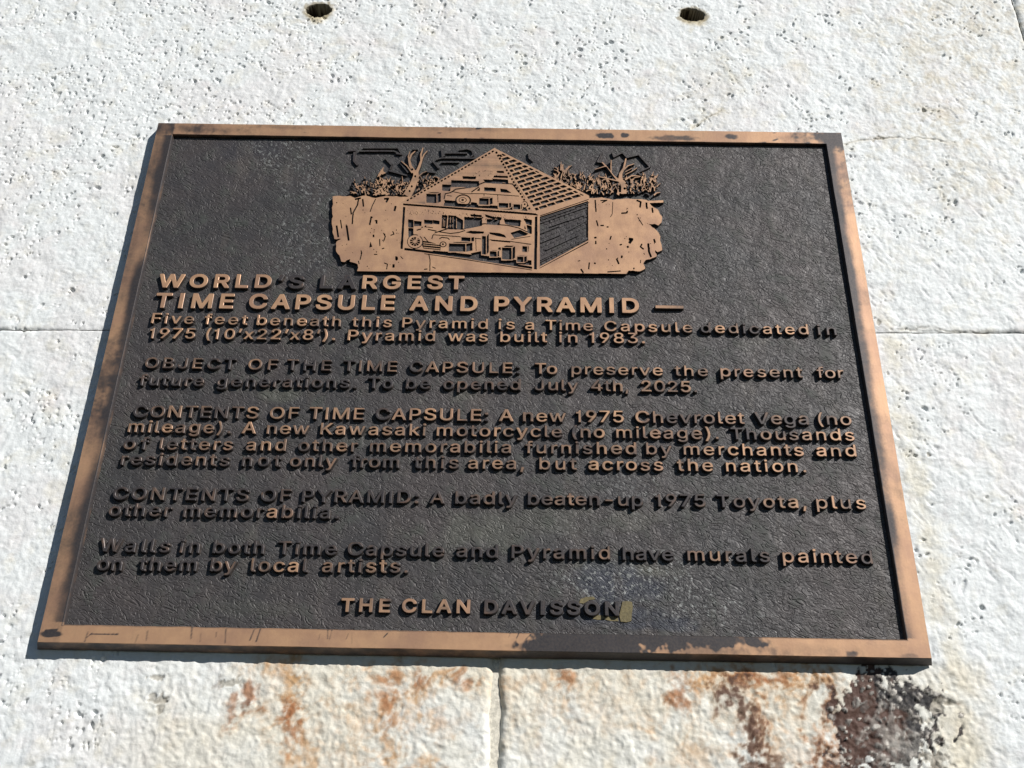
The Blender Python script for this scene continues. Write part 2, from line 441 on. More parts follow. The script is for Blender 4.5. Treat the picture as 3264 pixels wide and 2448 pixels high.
    # moss and dirt in the open ends of the bed joint and round the bolt holes; hole insides painted black as deep shade
    for px, py, rx, rz in HOLES:
        b_ = blob(X, Z, px, py, rx, rz)
        b2 = blob(X, Z, px, py + 10, rx * 1.7, rz * 2.0)
        tint(sstep(0.0, 0.7, b2 + 0.25 * n2), (0.55, 0.45, 0.26), 0.8)
        k = sstep(0.0, 0.10, b_ + 0.16 * n2)
        tint(sstep(-0.35, 0.0, b_ + 0.3 * n3) * 0.7, (0.30, 0.24, 0.13), 1.0)
        h = h * (1 - k) - 0.030 * k
        tint(sstep(-0.03, 0.02, b_ + 0.16 * n2), (0.030, 0.022, 0.016), 1.0)
    return h, col

def build_block(x0, x1, z0f, z1f, gl, gr_, gb, gt):
    """one block; z0f/z1f give its lower/upper edge over x; g* = rounding radius of the edges"""
    FINE = 0.00082
    xs = axis(x0, x1, -0.53, 0.55, FINE)
    zl, zh = z0f(0), z1f(0)
    zs = axis(zl, zh, -0.34, 0.44, FINE)
    X, Zs = np.meshgrid(xs, zs)
    Z = Zs + TILT * X
    h, col = wall_surface(X, Z)
    wob = 0.0011 * gnoise(X, Z, 0.018, 101) + 0.0006 * gnoise(X, Z, 0.005, 102)
    def edge(dist, r_, dep):
        return dep * (1 - np.sqrt(np.clip(1 - (1 - np.clip((dist + wob) / r_, 0, 1)) ** 2, 0, 1)))
    up_ = 0.35 if z0f(0) > 0 else 1.0
    h = h - edge(X - x0, gl, 0.007 * up_) - edge(x1 - X, gr_, 0.007 * up_)
    # the bed joint is nearly filled with paint near the plaque and open further out
    op = 0.15 + 0.70 * np.clip(sstep(0.35, 0.43, np.abs(X)) + 0.35 * gnoise(X, Z, 0.03, 105), 0, 1)
    chip = 1 + 1.2 * sstep(0.0, 0.9, gnoise(X, Z, 0.012, 106))
    h = h - edge(Zs - zl, gb * (1 + 0.5 * chip * op), 0.0032) * op * np.minimum(chip, 2) - edge(zh - Zs, gt, 0.0030) * op
    if gb < 0.01:
        k = (1 - sstep(0.001, 0.0055, Zs - zl + wob)) * op * sstep(-0.2, 0.6, gnoise(X, Z, 0.007, 107) + 0.2)
        k = (k * 0.6)[..., None]; col = col * (1 - k) + np.array((0.33, 0.31, 0.26)) * k
    P = np.stack([X, -h, Z], -1)
    cx = 0.5 * (X[:-1, :-1] + X[1:, 1:]); cz = 0.5 * (Z[:-1, :-1] + Z[1:, 1:])
    keep = ~((np.abs(cx) < W / 2 - 0.02) & (np.abs(cz) < H / 2 - 0.02))
    me = grid_mesh('concrete_block', P, keep, [M_WALL], cols=col)
    o = link('concrete_block', me, wall)
    # the sides of the block, down into the wall
    bd = 0.06
    ring = [(x0, -1), (x1, -1), (x1, 1), (x0, 1)]
    V = []
    for (xx, s) in ring:
        zz = (zl if s < 0 else zh) + TILT * xx
        V.append((xx, 0.0072, zz))
    for (xx, s) in ring:
        zz = (zl if s < 0 else zh) + TILT * xx
        V.append((xx, bd, zz))
    return o

def const(v): return lambda x: v
ZJ = 0.0263
GAP = 0.0004
build_block(-0.70, 0.5010, const(ZJ + GAP), const(ZJ + 0.49), 0.003, 0.003, 0.0030, 0.006)
build_block(0.5020, 1.05, const(ZJ + GAP), const(ZJ + 0.49), 0.006, 0.006, 0.0030, 0.006)
build_block(-0.95, 0.0075, const(ZJ - 0.49), const(ZJ - GAP), 0.006, 0.0065, 0.006, 0.0022)
build_block(0.0108, 1.05, const(ZJ - 0.49), const(ZJ - GAP), 0.0065, 0.006, 0.006, 0.0022)
# mortar bed behind the joints and the body of the wall behind the block faces
def box_verts(x0, x1, y0, y1, z0, z1):
    v = [(x, y, z) for x in (x0, x1) for y in (y0, y1) for z in (z0, z1)]
    fcs = [(0, 1, 3, 2), (4, 6, 7, 5), (0, 4, 5, 1), (2, 3, 7, 6), (0, 2, 6, 4), (1, 5, 7, 3)]
    return v, fcs
def mortar():
    V, F = [], []
    for b_ in ((-1.1, 1.1, 0.0045, 0.03, ZJ - 0.012, ZJ + 0.012, TILT), (-0.002, 0.021, 0.0030, 0.03, ZJ - 0.5, ZJ - 0.0125, 0), (0.494, 0.512, 0.0045, 0.03, ZJ + 0.0125, ZJ + 0.5, 0)):
        v, f_ = box_verts(*b_[:6])
        k = len(V)
        V += [(x, y, z + b_[6] * x) for x, y, z in v]; F += [tuple(i + k for i in q) for q in f_]
    link('mortar_joint', mesh('mortar_joint', V, F, [M_MORTAR]), wall)
mortar()
v, f_ = box_verts(-1.1, 1.1, 0.031, 0.19, -0.50, 0.56)
link('wall_core', mesh('wall_core', v, f_, [M_MORTAR]), wall)

# ------------------------------------------------------------------ the plaque
plaque = link('bronze_plaque', None, None,
              'cast bronze memorial plaque with raised lettering and pyramid picture on the white wall', 'plaque')

def wear_map(X, Z):
    """where the rim of the plaque kept its dark patina (1) or is rubbed bright (0)"""
    w = 0.16 + 0.10 * fbm(X, Z, 0.05, 301, 3)
    def add(px, py, rx, rz, amt, soft=1.0):
        nonlocal w
        b_ = blob(X, Z, px, py, rx, rz, 0.0, 0.0)
        w = w + amt * np.where(b_ > -1.3, sstep(-0.25, max(soft, 0.45), b_ + 0.35 * gnoise(X, Z, 0.006, 302) + 0.2 * gnoise(X, Z, 0.002, 306)), 0)
    add(600, 405, 0.045, 0.010, 0.26); add(700, 415, 0.05, 0.006, 0.30); add(900, 405, 0.03, 0.004, 0.3); add(1500, 412, 0.06, 0.003, 0.2)
    add(1930, 432, 0.008, 0.003, 1.0, 0.3); add(1992, 430, 0.004, 0.003, 1.0, 0.3); add(2150, 440, 0.02, 0.003, 0.5, 0.4); add(2330, 436, 0.006, 0.003, 0.6, 0.4)
    add(2660, 440, 0.035, 0.014, 0.85); add(2560, 440, 0.03, 0.006, 0.35); add(2720, 580, 0.012, 0.045, 0.35)
    add(1900, 2050, 0.046, 0.020, 1.5, 0.22); add(2130, 2030, 0.055, 0.0065, 1.1, 0.35); add(2330, 2040, 0.03, 0.004, 0.7, 0.5)
    add(2710, 2088, 0.005, 0.0025, 0.5, 0.4); add(2900, 2092, 0.007, 0.002, 0.3, 0.6); add(1700, 2065, 0.02, 0.004, 0.5, 0.5)
    add(160, 2020, 0.008, 0.002, 0.8, 0.4)
    add(490, 560, 0.010, 0.045, 0.15); add(330, 1180, 0.010, 0.040, 0.45); add(300, 1340, 0.008, 0.03, 0.25)
    add(420, 800, 0.006, 0.05, 0.15); add(2850, 1500, 0.006, 0.06, 0.25); add(2230, 2075, 0.06, 0.006, 0.4, 0.9); add(2560, 2075, 0.05, 0.005, 0.25, 0.9)
    # the inner halves of the upright bars stayed dark
    li = sstep(-0.3010, -0.2915, X) * (X < -0.28) * (np.abs(Z) < 0.215)
    ri = sstep(0.3000, 0.2925, X) * (X > 0.28) * (np.abs(Z) < 0.216)
    k = 0.7 + 0.45 * gnoise(X, Z, 0.03, 303)
    w = w + 0.75 * li * k + 0.95 * ri * k
    # brownish film over the left bar
    w = w + 0.24 * (X < -0.29) * (1 + 0.8 * gnoise(X, Z, 0.04, 307)) + 0.12 * (X > 0.29) * (Z > 0.05) + 0.10 * (Z > 0.2163)
    dash = sstep(0.55, 0.85, gnoise(X * 0.35, Z, 0.0022, 304)) * sstep(0.2, 0.6, gnoise(X, Z, 0.05, 305)) * (Z > 0.2)
    w = w + 0.8 * dash
    # scratches on the lower bar
    rs = random.Random(5)
    for px in [280, 292, 440, 470, 612, 640, 690, 720, 810, 830, 1020, 1045, 1060, 1110, 1122, 1235, 1630, 1660, 1690, 2160, 2180, 2205]:
        a = at(px, 2000 + rs.uniform(0, 25), 0); b_ = at(px - rs.uniform(0, 14), 2030 + rs.uniform(0, 20), 0)
        dd = polydist(X, Z, [a, b_])
        w = w + rs.uniform(0.3, 0.75) * (1 - sstep(0.0002, 0.0007, dd))
    for px in range(290, 370, 13):
        dd = polydist(X, Z, [at(px, 2022, 0), at(px + 7, 2022, 0)]); w = w + 0.8 * (1 - sstep(0.0003, 0.0008, dd))
    dd = polydist(X, Z, [at(145, 2010, 0), at(180, 2008, 0), at(150, 2022, 0), at(185, 2024, 0)]); w = w + 0.9 * (1 - sstep(0.0003, 0.001, dd))
    return np.clip(w, 0, 1.6)

def build_frame():
    IX, IT, IB = 0.2907, 0.2163, 0.2172     # inner opening
    # profile from the back edge over the rim down to the sunk ground: outward 1 .. inward 0
    prof = [('o', 0.0034, 0.0090, 1.0), ('o', 0.0028, 0.0074, .95), ('o', 0.0006, 0.0012, .85), ('o', 0.00025, 0.0003, .55), ('o', 0.0, 0.0, 0)]
    for k in range(1, 16): prof.append(('m', k / 16.0, 0.0, 0))
    prof += [('i', 0.0, 0.0, 0), ('i', 0.0003, 0.0003, .5), ('i', 0.0009, 0.0020, .95), ('i', 0.0013, 0.0042, 1.0)]
    def rect(kind, a):
        if kind == 'o': return (-W / 2 - a, W / 2 + a, -H / 2 - a, H / 2 + a)
        if kind == 'i': return (-IX + a, IX - a, -IB + a, IT - a)
        o_, i_ = rect('o', 0), rect('i', 0)
        return tuple(o_[k] * (1 - a) + i_[k] * a for k in range(4))
    NX, NZ = 1100, 830
    V, Wr, F = [], [], []
    for kind, a, y, wr in prof:
        x0, x1, z0, z1 = rect(kind, a)
        ux, uz = np.linspace(0, 1, NX + 1)[:-1], np.linspace(0, 1, NZ + 1)[:-1]
        xs = np.concatenate([x0 + (x1 - x0) * ux, np.full(NZ, x1), x1 - (x1 - x0) * ux, np.full(NZ, x0)])
        zs = np.concatenate([np.full(NX, z0), z0 + (z1 - z0) * uz, np.full(NX, z1), z1 - (z1 - z0) * uz])
        ys = np.full(len(xs), y)
        j = 0.00012 * gnoise(xs, zs, 0.02, 311) + 0.00006 * gnoise(xs, zs, 0.004, 312)
        # hand-worn, slightly uneven edge
        cx, cz = np.sign(xs) * (np.abs(np.abs(xs) - abs(x1)) < 1e-6), np.sign(zs) * ((np.abs(zs - z0) < 1e-6) | (np.abs(zs - z1) < 1e-6))
        V.append(np.stack([xs + j * cx, ys + (0.00005 * gnoise(xs, zs, 0.01, 313) if y < .002 else 0), zs + j * cz], 1))
        w = wear_map(xs, zs)
        w = np.maximum(w, wr + 0.25 * gnoise(xs, zs, 0.012, 314)) if wr else w
        if wr == 1.0 or wr == .95:
            # brown metal shows on the lower flank at the left
            if kind == 'o': w = np.where((zs < -0.22), 0.72 + 0.2 * gnoise(xs, zs, 0.02, 315) + 0.35 * sstep(-0.05, 0.15, xs), w)
        if kind == 'i' and a == 0.0: w = w + 0.35
        Wr.append(w)
    n = len(V[0]); V = np.concatenate(V); Wr = np.concatenate(Wr)
    for k in range(len(prof) - 1):
        a = k * n
        F += [(a + i, a + (i + 1) % n, a + n + (i + 1) % n, a + n + i) for i in range(n)]
    me = mesh('frame', V, F, [M_BRONZE], smooth=True)
    at_ = me.attributes.new('wear', 'FLOAT', 'POINT'); at_.data.foreach_set('value', Wr.astype(np.float32))
    # keep the arrises crisp
    me.set_sharp_from_angle(angle=math.radians(28)) if hasattr(me, 'set_sharp_from_angle') else None
    link('frame', me, plaque)
    bx0, bx1, bz0, bz1 = -W / 2 - .003, W / 2 + .003, -H / 2 - .003, H / 2 + .003
    link('back_plate', mesh('back_plate', [(bx0, 0.0090, bz0), (bx1, 0.0090, bz0), (bx1, 0.0090, bz1), (bx0, 0.0090, bz1)], [(3, 2, 1, 0)], [M_SIDE]), plaque)
build_frame()

def build_ground():
    xs = np.linspace(-0.2902, 0.2902, 420); zs = np.linspace(-0.2166, 0.2158, 320)
    X, Z = np.meshgrid(xs, zs)
    y = FLOOR + 0.00012 * fbm(X, Z, 0.03, 321, 3) + 0.00008 * gnoise(X, Z, 0.006, 322)
    def bl(lst):
        o = np.zeros_like(X)
        for px, py, rx, rz, amt in lst:
            b_ = blob(X, Z, px, py, rx, rz, 0, FLOOR)
            o = np.maximum(o, amt * sstep(-0.1, 0.7, b_ + 0.4 * gnoise(X, Z, 0.012, 323)) * (b_ > -0.9))
        return o
    green = bl([(1500, 1700, 0.05, 0.02, .5), (1740, 1660, 0.05, 0.02, .4), (2000, 1650, 0.04, 0.012, .4), (880, 1260, 0.03, 0.008, .5), (1480, 1260, 0.02, .008, .5),
                (1150, 1390, 0.03, 0.01, .3), (1880, 1800, 0.02, 0.006, .9), (2060, 1820, 0.03, 0.008, .6), (2400, 1090, 0.02, 0.01, .35), (800, 1940, 0.05, 0.008, .3)])
    blue = bl([(1990, 1870, 0.040, 0.018, .9), (1940, 1960, 0.05, 0.012, .9), (1900, 1810, 0.02, 0.01, .8), (760, 470, 0.05, 0.02, .35), (640, 560, 0.03, 0.04, .25), (2090, 1990, 0.05, 0.006, .8)])
    speck = bl([(1980, 1860, 0.055, 0.030, 1), (2060, 1830, 0.05, 0.02, 1), (1900, 1830, 0.02, 0.014, 1), (2250, 1900, 0.045, 0.03, .8), (900, 500, 0.040, 0.03, .75),
                (960, 760, 0.030, 0.05, .6), (1000, 600, 0.03, 0.04, .6), (2000, 1560, 0.05, 0.03, .45), (2330, 1960, 0.04, 0.01, .7), (2300, 820, 0.03, 0.05, .35), (1850, 1700, .05, .02, .3)])
    P = np.stack([X, y, Z], -1)
    me = grid_mesh('sunk_ground', P, np.ones((319, 419), bool), [M_GROUND], vals=dict(green=green, blue=blue, speck=speck))
    link('sunk_ground', me, plaque)
build_ground()

# ------------------------------------------------------------------ raised lettering
GLYPHS = {'B': {'A': (633, ['9 -30,115 -32,132 -26,196 103,207 111,430 110,495 -18,504 -27,519 -32,615 -31,635 -18,640 13,620 59,432 447,384 533,369 538,257 538,237 524,-9 13,-9 -10', '261 230,258 240,315 360,366 255,372 232']),
 'C': (673, ['310 -36,424 -34,508 -11,554 13,602 52,632 90,651 133,656 167,643 188,627 192,531 192,514 183,489 135,462 113,397 89,327 85,266 101,227 124,200 151,180 187,168 248,172 294,180 321,200 357,227 385,285 414,324 423,381 423,443 407,489 373,512 331,527 320,627 320,645 329,652 344,651 375,632 417,610 448,585 473,543 503,481 530,400 546,308 546,254 538,204 522,138 487,79 433,61 406,30 337,22 283,26 194,38 148,70 89,120 35,150 13,227 -22']),
 'D': (662, ['67 -30,327 -32,373 -28,457 -7,507 16,546 42,601 101,624 147,640 217,640 293,631 340,605 401,586 428,546 468,515 491,457 517,396 534,365 538,77 538,57 530,48 509,48 -3,54 -19', '200 88,194 97,196 420,292 422,357 414,400 402,450 372,470 347,485 317,494 278,494 228,485 193,459 147,430 123,361 96,307 88']),
 'E': (552, ['67 -30,496 -32,519 -19,525 -7,525 63,517 78,504 87,204 88,196 90,194 97,194 190,200 199,477 199,494 209,502 228,501 293,480 314,196 317,196 420,500 423,513 432,521 447,521 513,509 532,492 538,77 538,54 526,48 509,48 -3,54 -19']),
 'G': (686, ['310 -36,427 -34,504 -14,550 9,610 56,632 87,655 137,660 160,660 260,652 275,635 285,370 285,350 277,341 260,341 198,354 174,366 170,506 167,498 144,471 117,443 101,400 89,331 85,258 105,226 125,203 148,180 187,168 248,172 294,180 321,200 357,227 385,285 414,320 423,381 423,439 407,475 383,514 329,527 320,631 320,648 329,656 344,655 367,632 417,610 448,554 495,466 534,397 546,300 546,235 534,193 518,154 499,99 456,57 402,30 337,22 283,26 194,38 148,66 93,124 31,150 13,239 -26']),
 'H': (682, ['67 -30,169 -31,189 -18,194 -3,194 190,196 197,204 199,484 197,486 -3,491 -18,515 -32,607 -31,625 -22,632 -3,632 505,623 530,607 538,515 538,492 526,486 509,486 324,473 318,196 320,194 509,189 524,165 538,73 538,56 528,48 509,48 -3,54 -19']),
 'I': (396, ['29 -30,358 -32,382 -18,386 -7,386 59,379 78,361 88,277 88,271 97,271 417,281 422,361 422,379 432,386 447,386 513,373 533,358 538,38 538,14 524,10 513,9 451,17 432,34 422,119 422,125 413,125 93,115 88,34 88,15 76,10 63,10 -7,17 -22']),
 'L': (518, ['67 -30,484 -31,500 -24,509 -7,509 63,501 78,488 87,196 90,194 513,186 528,169 538,73 538,56 528,48 513,48 -3,54 -19']),
 'M': (829, ['67 -30,165 -31,180 -24,189 -10,192 276,349 -14,369 -30,384 -32,457 -31,478 -18,634 276,637 -10,646 -24,661 -31,754 -31,766 -26,779 -3,779 509,773 526,757 537,746 538,623 538,604 526,415 165,227 526,204 538,77 538,60 532,48 509,48 -3,54 -19']),
 'N': (690, ['67 -30,169 -31,184 -24,193 -10,196 321,491 -26,504 -31,615 -32,634 -24,644 1,644 509,636 528,619 538,519 538,504 530,495 517,492 192,463 220,201 532,188 538,77 538,57 530,48 509,48 -3,54 -19']),
 'O': (703, ['310 -36,424 -34,500 -14,547 9,589 39,624 74,652 117,674 175,683 244,679 310,663 367,644 406,622 437,567 487,500 522,466 534,400 546,308 546,254 538,204 522,138 487,79 433,57 398,30 337,22 283,26 194,38 148,70 89,116 39,158 9,227 -22', '324 86,250 109,200 151,180 187,168 237,173 298,200 357,243 395,285 414,324 423,404 418,439 407,474 388,513 344,528 310,537 267,532 214,512 162,481 127,454 109,377 85']),
 'P': (586, ['67 -30,169 -31,188 -19,194 -7,196 151,319 153,419 166,454 177,496 200,540 243,566 297,571 374,562 409,547 440,519 476,454 517,377 538,77 538,56 528,48 509,48 -3,54 -19', '200 273,194 282,196 420,311 422,346 418,392 402,416 378,424 347,420 328,409 309,384 289,315 272']),
 'R': (592, ['67 -30,169 -31,189 -18,194 -3,194 163,204 168,307 167,430 -8,450 -27,465 -32,565 -32,586 -22,594 5,585 28,469 190,515 222,538 246,562 290,571 320,566 405,551 440,523 476,488 502,457 517,377 538,77 538,56 528,48 509,48 -3,54 -19', '200 288,194 305,194 413,200 422,315 422,365 414,397 401,420 374,425 347,416 324,407 312,380 296,342 288']),
 'S': (589, ['250 -38,375 -36,459 -12,507 15,542 50,568 104,569 169,560 196,546 219,509 255,429 293,217 345,186 369,189 388,213 409,244 421,302 429,352 420,390 405,409 386,419 362,436 349,532 348,548 353,560 369,561 388,553 423,532 459,486 501,421 532,363 544,305 548,236 544,179 532,117 505,86 483,58 450,43 419,38 388,43 327,65 288,100 258,190 218,390 170,422 146,418 123,402 107,355 88,294 79,236 88,198 103,181 115,163 155,148 166,44 167,27 158,20 146,19 127,28 88,48 53,86 14,163 -24']),
 'T': (592, ['241 -30,343 -31,358 -24,367 -10,370 420,551 422,566 427,579 443,580 459,579 513,566 533,551 538,39 538,15 524,11 513,11 447,24 427,39 422,212 422,222 417,222 -3,228 -19']),
 'U': (682, ['298 -38,415 -36,492 -16,538 7,569 30,612 81,632 139,632 512,619 536,604 541,511 541,491 528,486 512,486 174,481 151,467 128,442 107,407 92,365 83,315 84,265 96,230 114,203 147,194 185,194 512,189 528,173 540,157 541,73 541,53 528,48 512,48 154,60 101,86 58,138 11,227 -27']),
 'V': (633, ['256 -30,373 -31,397 -14,639 490,639 517,627 533,611 538,515 538,494 524,319 148,136 528,119 538,23 538,-1 524,-6 493,18 440,237 -10']),
 'W': (905, ['194 -30,311 -31,330 -19,433 267,454 310,573 -16,596 -31,707 -31,720 -26,743 20,908 478,913 509,907 526,892 537,877 538,788 538,769 526,650 188,530 522,507 538,400 538,384 533,372 517,262 197,254 187,147 501,134 526,115 538,19 538,6 532,-6 513,-6 490,3 463,172 -7']),
 'Y': (622, ['256 -30,361 -31,381 -18,386 -3,387 197,616 474,627 493,629 509,615 533,592 538,496 538,484 533,311 326,142 533,127 538,19 538,-1 524,-6 497,7 473,235 197,236 -7,244 -22']),
 '—': (922, ['-12 158,928 156,943 164,952 177,953 250,943 268,924 275,-7 275,-22 268,-31 250,-31 181,-24 166']),
 '’': (233, ['56 289,135 287,159 304,228 492,228 519,215 536,200 540,100 540,80 527,37 331,38 308'])}, 'M': {'(': (360, ['225 -106,311 -108,321 -99,320 -83,283 -22,233 86,213 174,213 248,233 340,268 432,320 528,319 544,311 549,230 549,211 533,187 498,145 409,122 336,109 274,106 174,122 86,141 32,176 -37']),
 ')': (360, ['42 -106,127 -108,141 -102,190 -29,217 24,240 90,252 148,256 201,252 271,228 374,178 490,146 537,131 549,50 549,41 540,42 524,82 455,109 394,136 309,148 232,148 174,136 113,105 32,38 -87']),
 ',': (247, ['42 -130,112 -132,124 -123,190 59,191 74,185 82,89 84,77 78,37 -111']),
 '-': (598, ['143 177,448 176,457 185,457 247,453 254,444 256,148 256,138 247,138 185']),
 '.': (247, ['103 -15,147 -16,174 -4,190 11,199 47,194 66,175 85,143 98,109 98,82 90,59 67,53 47,58 16,78 -4']),
 '0': (598, ['266 -17,330 -19,376 -11,422 5,454 25,493 64,511 90,534 148,543 187,547 229,543 321,534 360,511 417,464 473,430 499,395 514,337 527,260 527,233 522,176 503,144 483,109 448,83 410,55 321,51 275,55 187,63 148,86 90,105 64,157 16,207 -7', '280 63,260 67,222 86,186 125,163 187,155 267,163 321,175 360,206 410,226 426,272 445,322 446,372 426,407 390,434 325,443 237,431 167,401 110,377 87,349 70,314 62']),
 '1': (598, ['93 -10,514 -12,526 -7,527 55,521 63,387 65,377 70,377 505,371 517,248 517,101 432,100 355,110 346,137 354,256 421,264 425,269 420,269 74,267 67,260 65,94 63,89 51,89 -3']),
 '2': (598, ['77 -10,512 -12,524 -8,526 59,520 67,242 70,246 78,443 238,494 297,514 347,514 397,498 440,464 478,409 510,366 522,251 526,185 510,147 491,101 449,85 420,76 390,76 359,82 350,174 350,185 386,203 417,235 437,293 449,332 444,379 424,402 401,410 363,397 331,351 280,76 59,72 1']),
 '3': (598, ['249 -17,320 -19,374 -11,417 1,482 39,521 90,530 121,530 167,521 198,503 229,474 257,417 287,333 302,351 323,501 451,503 510,497 518,93 519,81 514,80 452,86 444,345 440,336 427,199 310,196 244,205 235,324 231,387 206,410 183,422 152,417 121,401 98,351 70,309 62,267 62,205 78,186 90,166 110,151 141,55 142,46 133,50 102,66 67,100 33,147 5,201 -11']),
 '4': (598, ['364 -10,457 -11,463 -3,465 93,546 96,554 101,555 163,551 170,469 173,463 178,463 317,458 328,373 330,360 324,357 174,180 172,171 178,415 492,416 513,407 518,323 518,313 513,40 163,40 105,50 96,357 93,359 -3']),
 '5': (598, ['255 -17,353 -15,411 1,454 25,490 56,519 106,528 140,528 187,519 221,493 267,462 298,415 326,376 338,322 346,249 342,196 329,209 437,218 442,488 444,493 464,493 510,488 518,130 519,114 510,78 275,83 244,95 239,176 235,242 261,303 265,372 241,397 221,415 190,420 152,401 110,368 82,307 62,253 67,207 86,183 110,168 141,80 142,68 138,67 117,75 87,115 35,172 1,211 -11']),
 '7': (598, ['121 -10,218 -12,229 -8,526 440,527 505,523 517,83 518,72 514,70 451,79 442,391 442,401 436,117 9']),
 '8': (598, ['256 -17,335 -19,431 1,477 24,512 54,532 87,541 114,541 156,528 194,497 235,446 267,491 306,509 337,514 364,514 410,509 425,493 453,466 480,420 507,366 523,258 527,177 507,135 484,108 458,83 410,83 352,88 337,102 310,151 267,100 235,69 194,56 148,56 117,65 87,87 52,127 20,177 -3', '266 63,212 78,176 106,164 140,169 160,185 185,239 214,277 223,312 223,358 214,412 184,428 156,433 137,421 106,408 93,385 78,347 66', '289 301,239 313,204 335,187 375,202 414,239 438,274 446,331 445,358 438,389 419,410 379,405 356,389 333,347 309']),
 '9': (598, ['165 -10,262 -12,273 -8,441 174,497 251,525 324,521 390,509 424,493 449,447 491,408 510,366 522,254 526,189 510,150 491,92 432,76 393,72 332,80 293,102 255,134 224,177 200,243 184,308 184,316 178,164 13,160 1', '270 258,216 281,188 313,178 351,192 397,220 425,250 440,289 449,335 444,377 425,404 399,417 374,421 347,405 305,379 278,354 266,323 257']),
 ':': (247, ['103 -15,147 -16,174 -4,190 11,199 47,194 66,175 85,143 98,109 98,82 90,59 67,53 47,58 16,78 -4', '96 262,151 260,186 280,198 304,199 324,182 356,151 372,101 372,86 367,65 351,53 327,54 301,70 276']),
 'A': (633, ['14 -10,120 -10,183 120,196 130,442 130,514 -10,607 -12,620 -7,620 13,601 55,373 517,265 518,253 513,10 9', '230 212,233 232,315 413,403 213']),
 'B': (602, ['72 -10,361 -12,404 -8,484 15,513 32,540 59,563 113,558 182,525 232,470 267,517 305,536 347,536 401,527 428,513 451,488 476,442 502,377 518,80 518,69 514,67 1', '180 69,175 86,175 209,180 218,357 217,388 210,430 187,454 151,455 128,446 108,430 93,396 77,346 68', '180 296,175 313,175 432,180 441,354 438,400 421,427 390,432 370,420 340,384 312,311 296']),
 'C': (673, ['314 -17,420 -15,504 9,543 28,587 64,617 102,632 137,637 160,631 172,535 173,527 167,502 121,466 93,420 74,381 66,324 66,262 82,215 110,185 139,161 183,149 244,149 275,161 325,185 369,214 398,270 430,320 442,385 442,408 438,447 426,486 402,508 380,531 340,620 339,631 343,632 371,617 406,595 437,531 488,477 511,397 527,312 527,258 518,208 503,149 471,95 421,76 394,50 333,41 279,45 198,57 152,97 85,149 37,208 5,266 -11']),
 'D': (662, ['72 -10,323 -12,369 -8,454 12,496 31,534 57,585 113,612 174,621 220,621 290,612 336,589 390,571 417,534 453,504 475,454 498,392 514,361 518,72 517,67 497,67 1', '180 69,175 78,177 439,296 442,361 434,404 421,461 388,497 340,513 286,513 224,504 190,475 136,442 108,404 89,365 77,311 69']),
 'E': (552, ['72 -10,492 -12,504 -8,505 59,496 68,184 68,177 70,175 78,177 217,473 219,480 223,482 232,482 286,473 295,177 297,177 439,492 442,501 451,501 509,497 517,80 518,69 514,67 1']),
 'F': (541, ['72 -10,161 -12,173 -7,177 209,454 211,462 213,467 220,467 282,457 291,177 293,177 439,488 442,498 451,498 509,493 517,80 518,69 514,67 1']),
 'G': (686, ['314 -17,424 -15,508 9,558 36,593 66,617 98,636 140,641 164,641 252,639 261,631 265,365 264,360 256,360 202,366 190,524 189,533 183,521 144,483 102,447 82,385 66,304 70,239 93,187 137,161 183,149 233,149 275,169 344,216 400,270 430,316 442,385 442,408 438,443 426,483 402,504 380,531 340,624 339,635 343,636 364,621 398,579 452,543 480,462 514,393 527,304 527,239 514,197 499,143 468,112 442,73 390,50 333,41 279,45 198,69 125,93 89,138 44,200 9,243 -7']),
 'H': (682, ['72 -10,161 -12,173 -7,175 213,192 218,503 217,507 -7,519 -12,608 -10,613 1,611 514,604 518,519 518,507 513,503 301,188 299,177 301,175 309,173 513,161 518,72 517,67 497,67 1']),
 'I': (396, ['33 -10,354 -12,366 -7,367 59,362 67,258 69,252 78,252 436,261 442,362 443,367 451,367 505,361 517,42 518,30 513,29 451,33 443,138 441,144 432,144 74,134 68,33 67,29 47,29 -3']),
 'J': (523, ['208 -17,272 -19,326 -10,360 1,399 23,433 58,446 83,454 117,454 506,449 518,360 519,348 514,347 137,334 102,318 85,260 62,206 67,179 78,155 98,144 121,139 175,133 183,45 185,33 179,32 125,36 98,62 48,87 24,137 -3']),
 'K': (616, ['72 -10,161 -12,173 -8,176 155,261 224,483 -10,588 -12,600 -8,600 9,582 32,343 286,584 484,597 497,593 517,469 517,180 277,175 286,173 513,161 518,77 518,69 514,67 1']),
 'L': (518, ['72 -10,477 -12,485 -10,490 -3,490 59,480 68,177 71,175 505,173 514,165 518,77 518,67 509,67 1']),
 'M': (829, ['72 -10,157 -12,170 -7,173 361,353 17,369 -8,388 -12,454 -12,465 -4,654 361,657 -7,669 -12,755 -10,759 1,757 514,746 518,630 518,617 513,415 116,213 513,200 518,72 517,67 497,67 1']),
 'N': (690, ['72 -10,161 -12,173 -7,177 377,500 -8,511 -12,620 -10,625 1,623 514,615 518,527 518,514 513,515 131,192 514,180 518,72 517,67 497,67 1']),
 'O': (703, ['314 -17,420 -15,497 5,535 24,577 54,608 85,636 129,655 179,664 248,660 306,644 364,628 394,606 425,556 471,497 503,462 514,397 527,308 527,208 503,149 471,95 421,73 387,50 333,41 279,45 198,57 152,97 85,145 40,200 9,262 -10', '320 67,274 78,239 93,212 112,184 140,161 183,149 233,153 302,185 369,231 411,281 434,320 442,385 442,408 438,443 426,485 403,528 356,548 314,556 271,551 210,527 151,493 112,466 93,420 74,381 66']),
 'P': (586, ['72 -10,161 -12,173 -7,177 170,315 172,400 181,465 204,488 219,525 255,547 301,551 370,539 413,507 461,450 498,373 518,80 518,69 514,67 1', '180 253,175 263,177 440,315 442,350 438,404 417,431 390,443 340,428 301,404 277,369 262,319 253']),
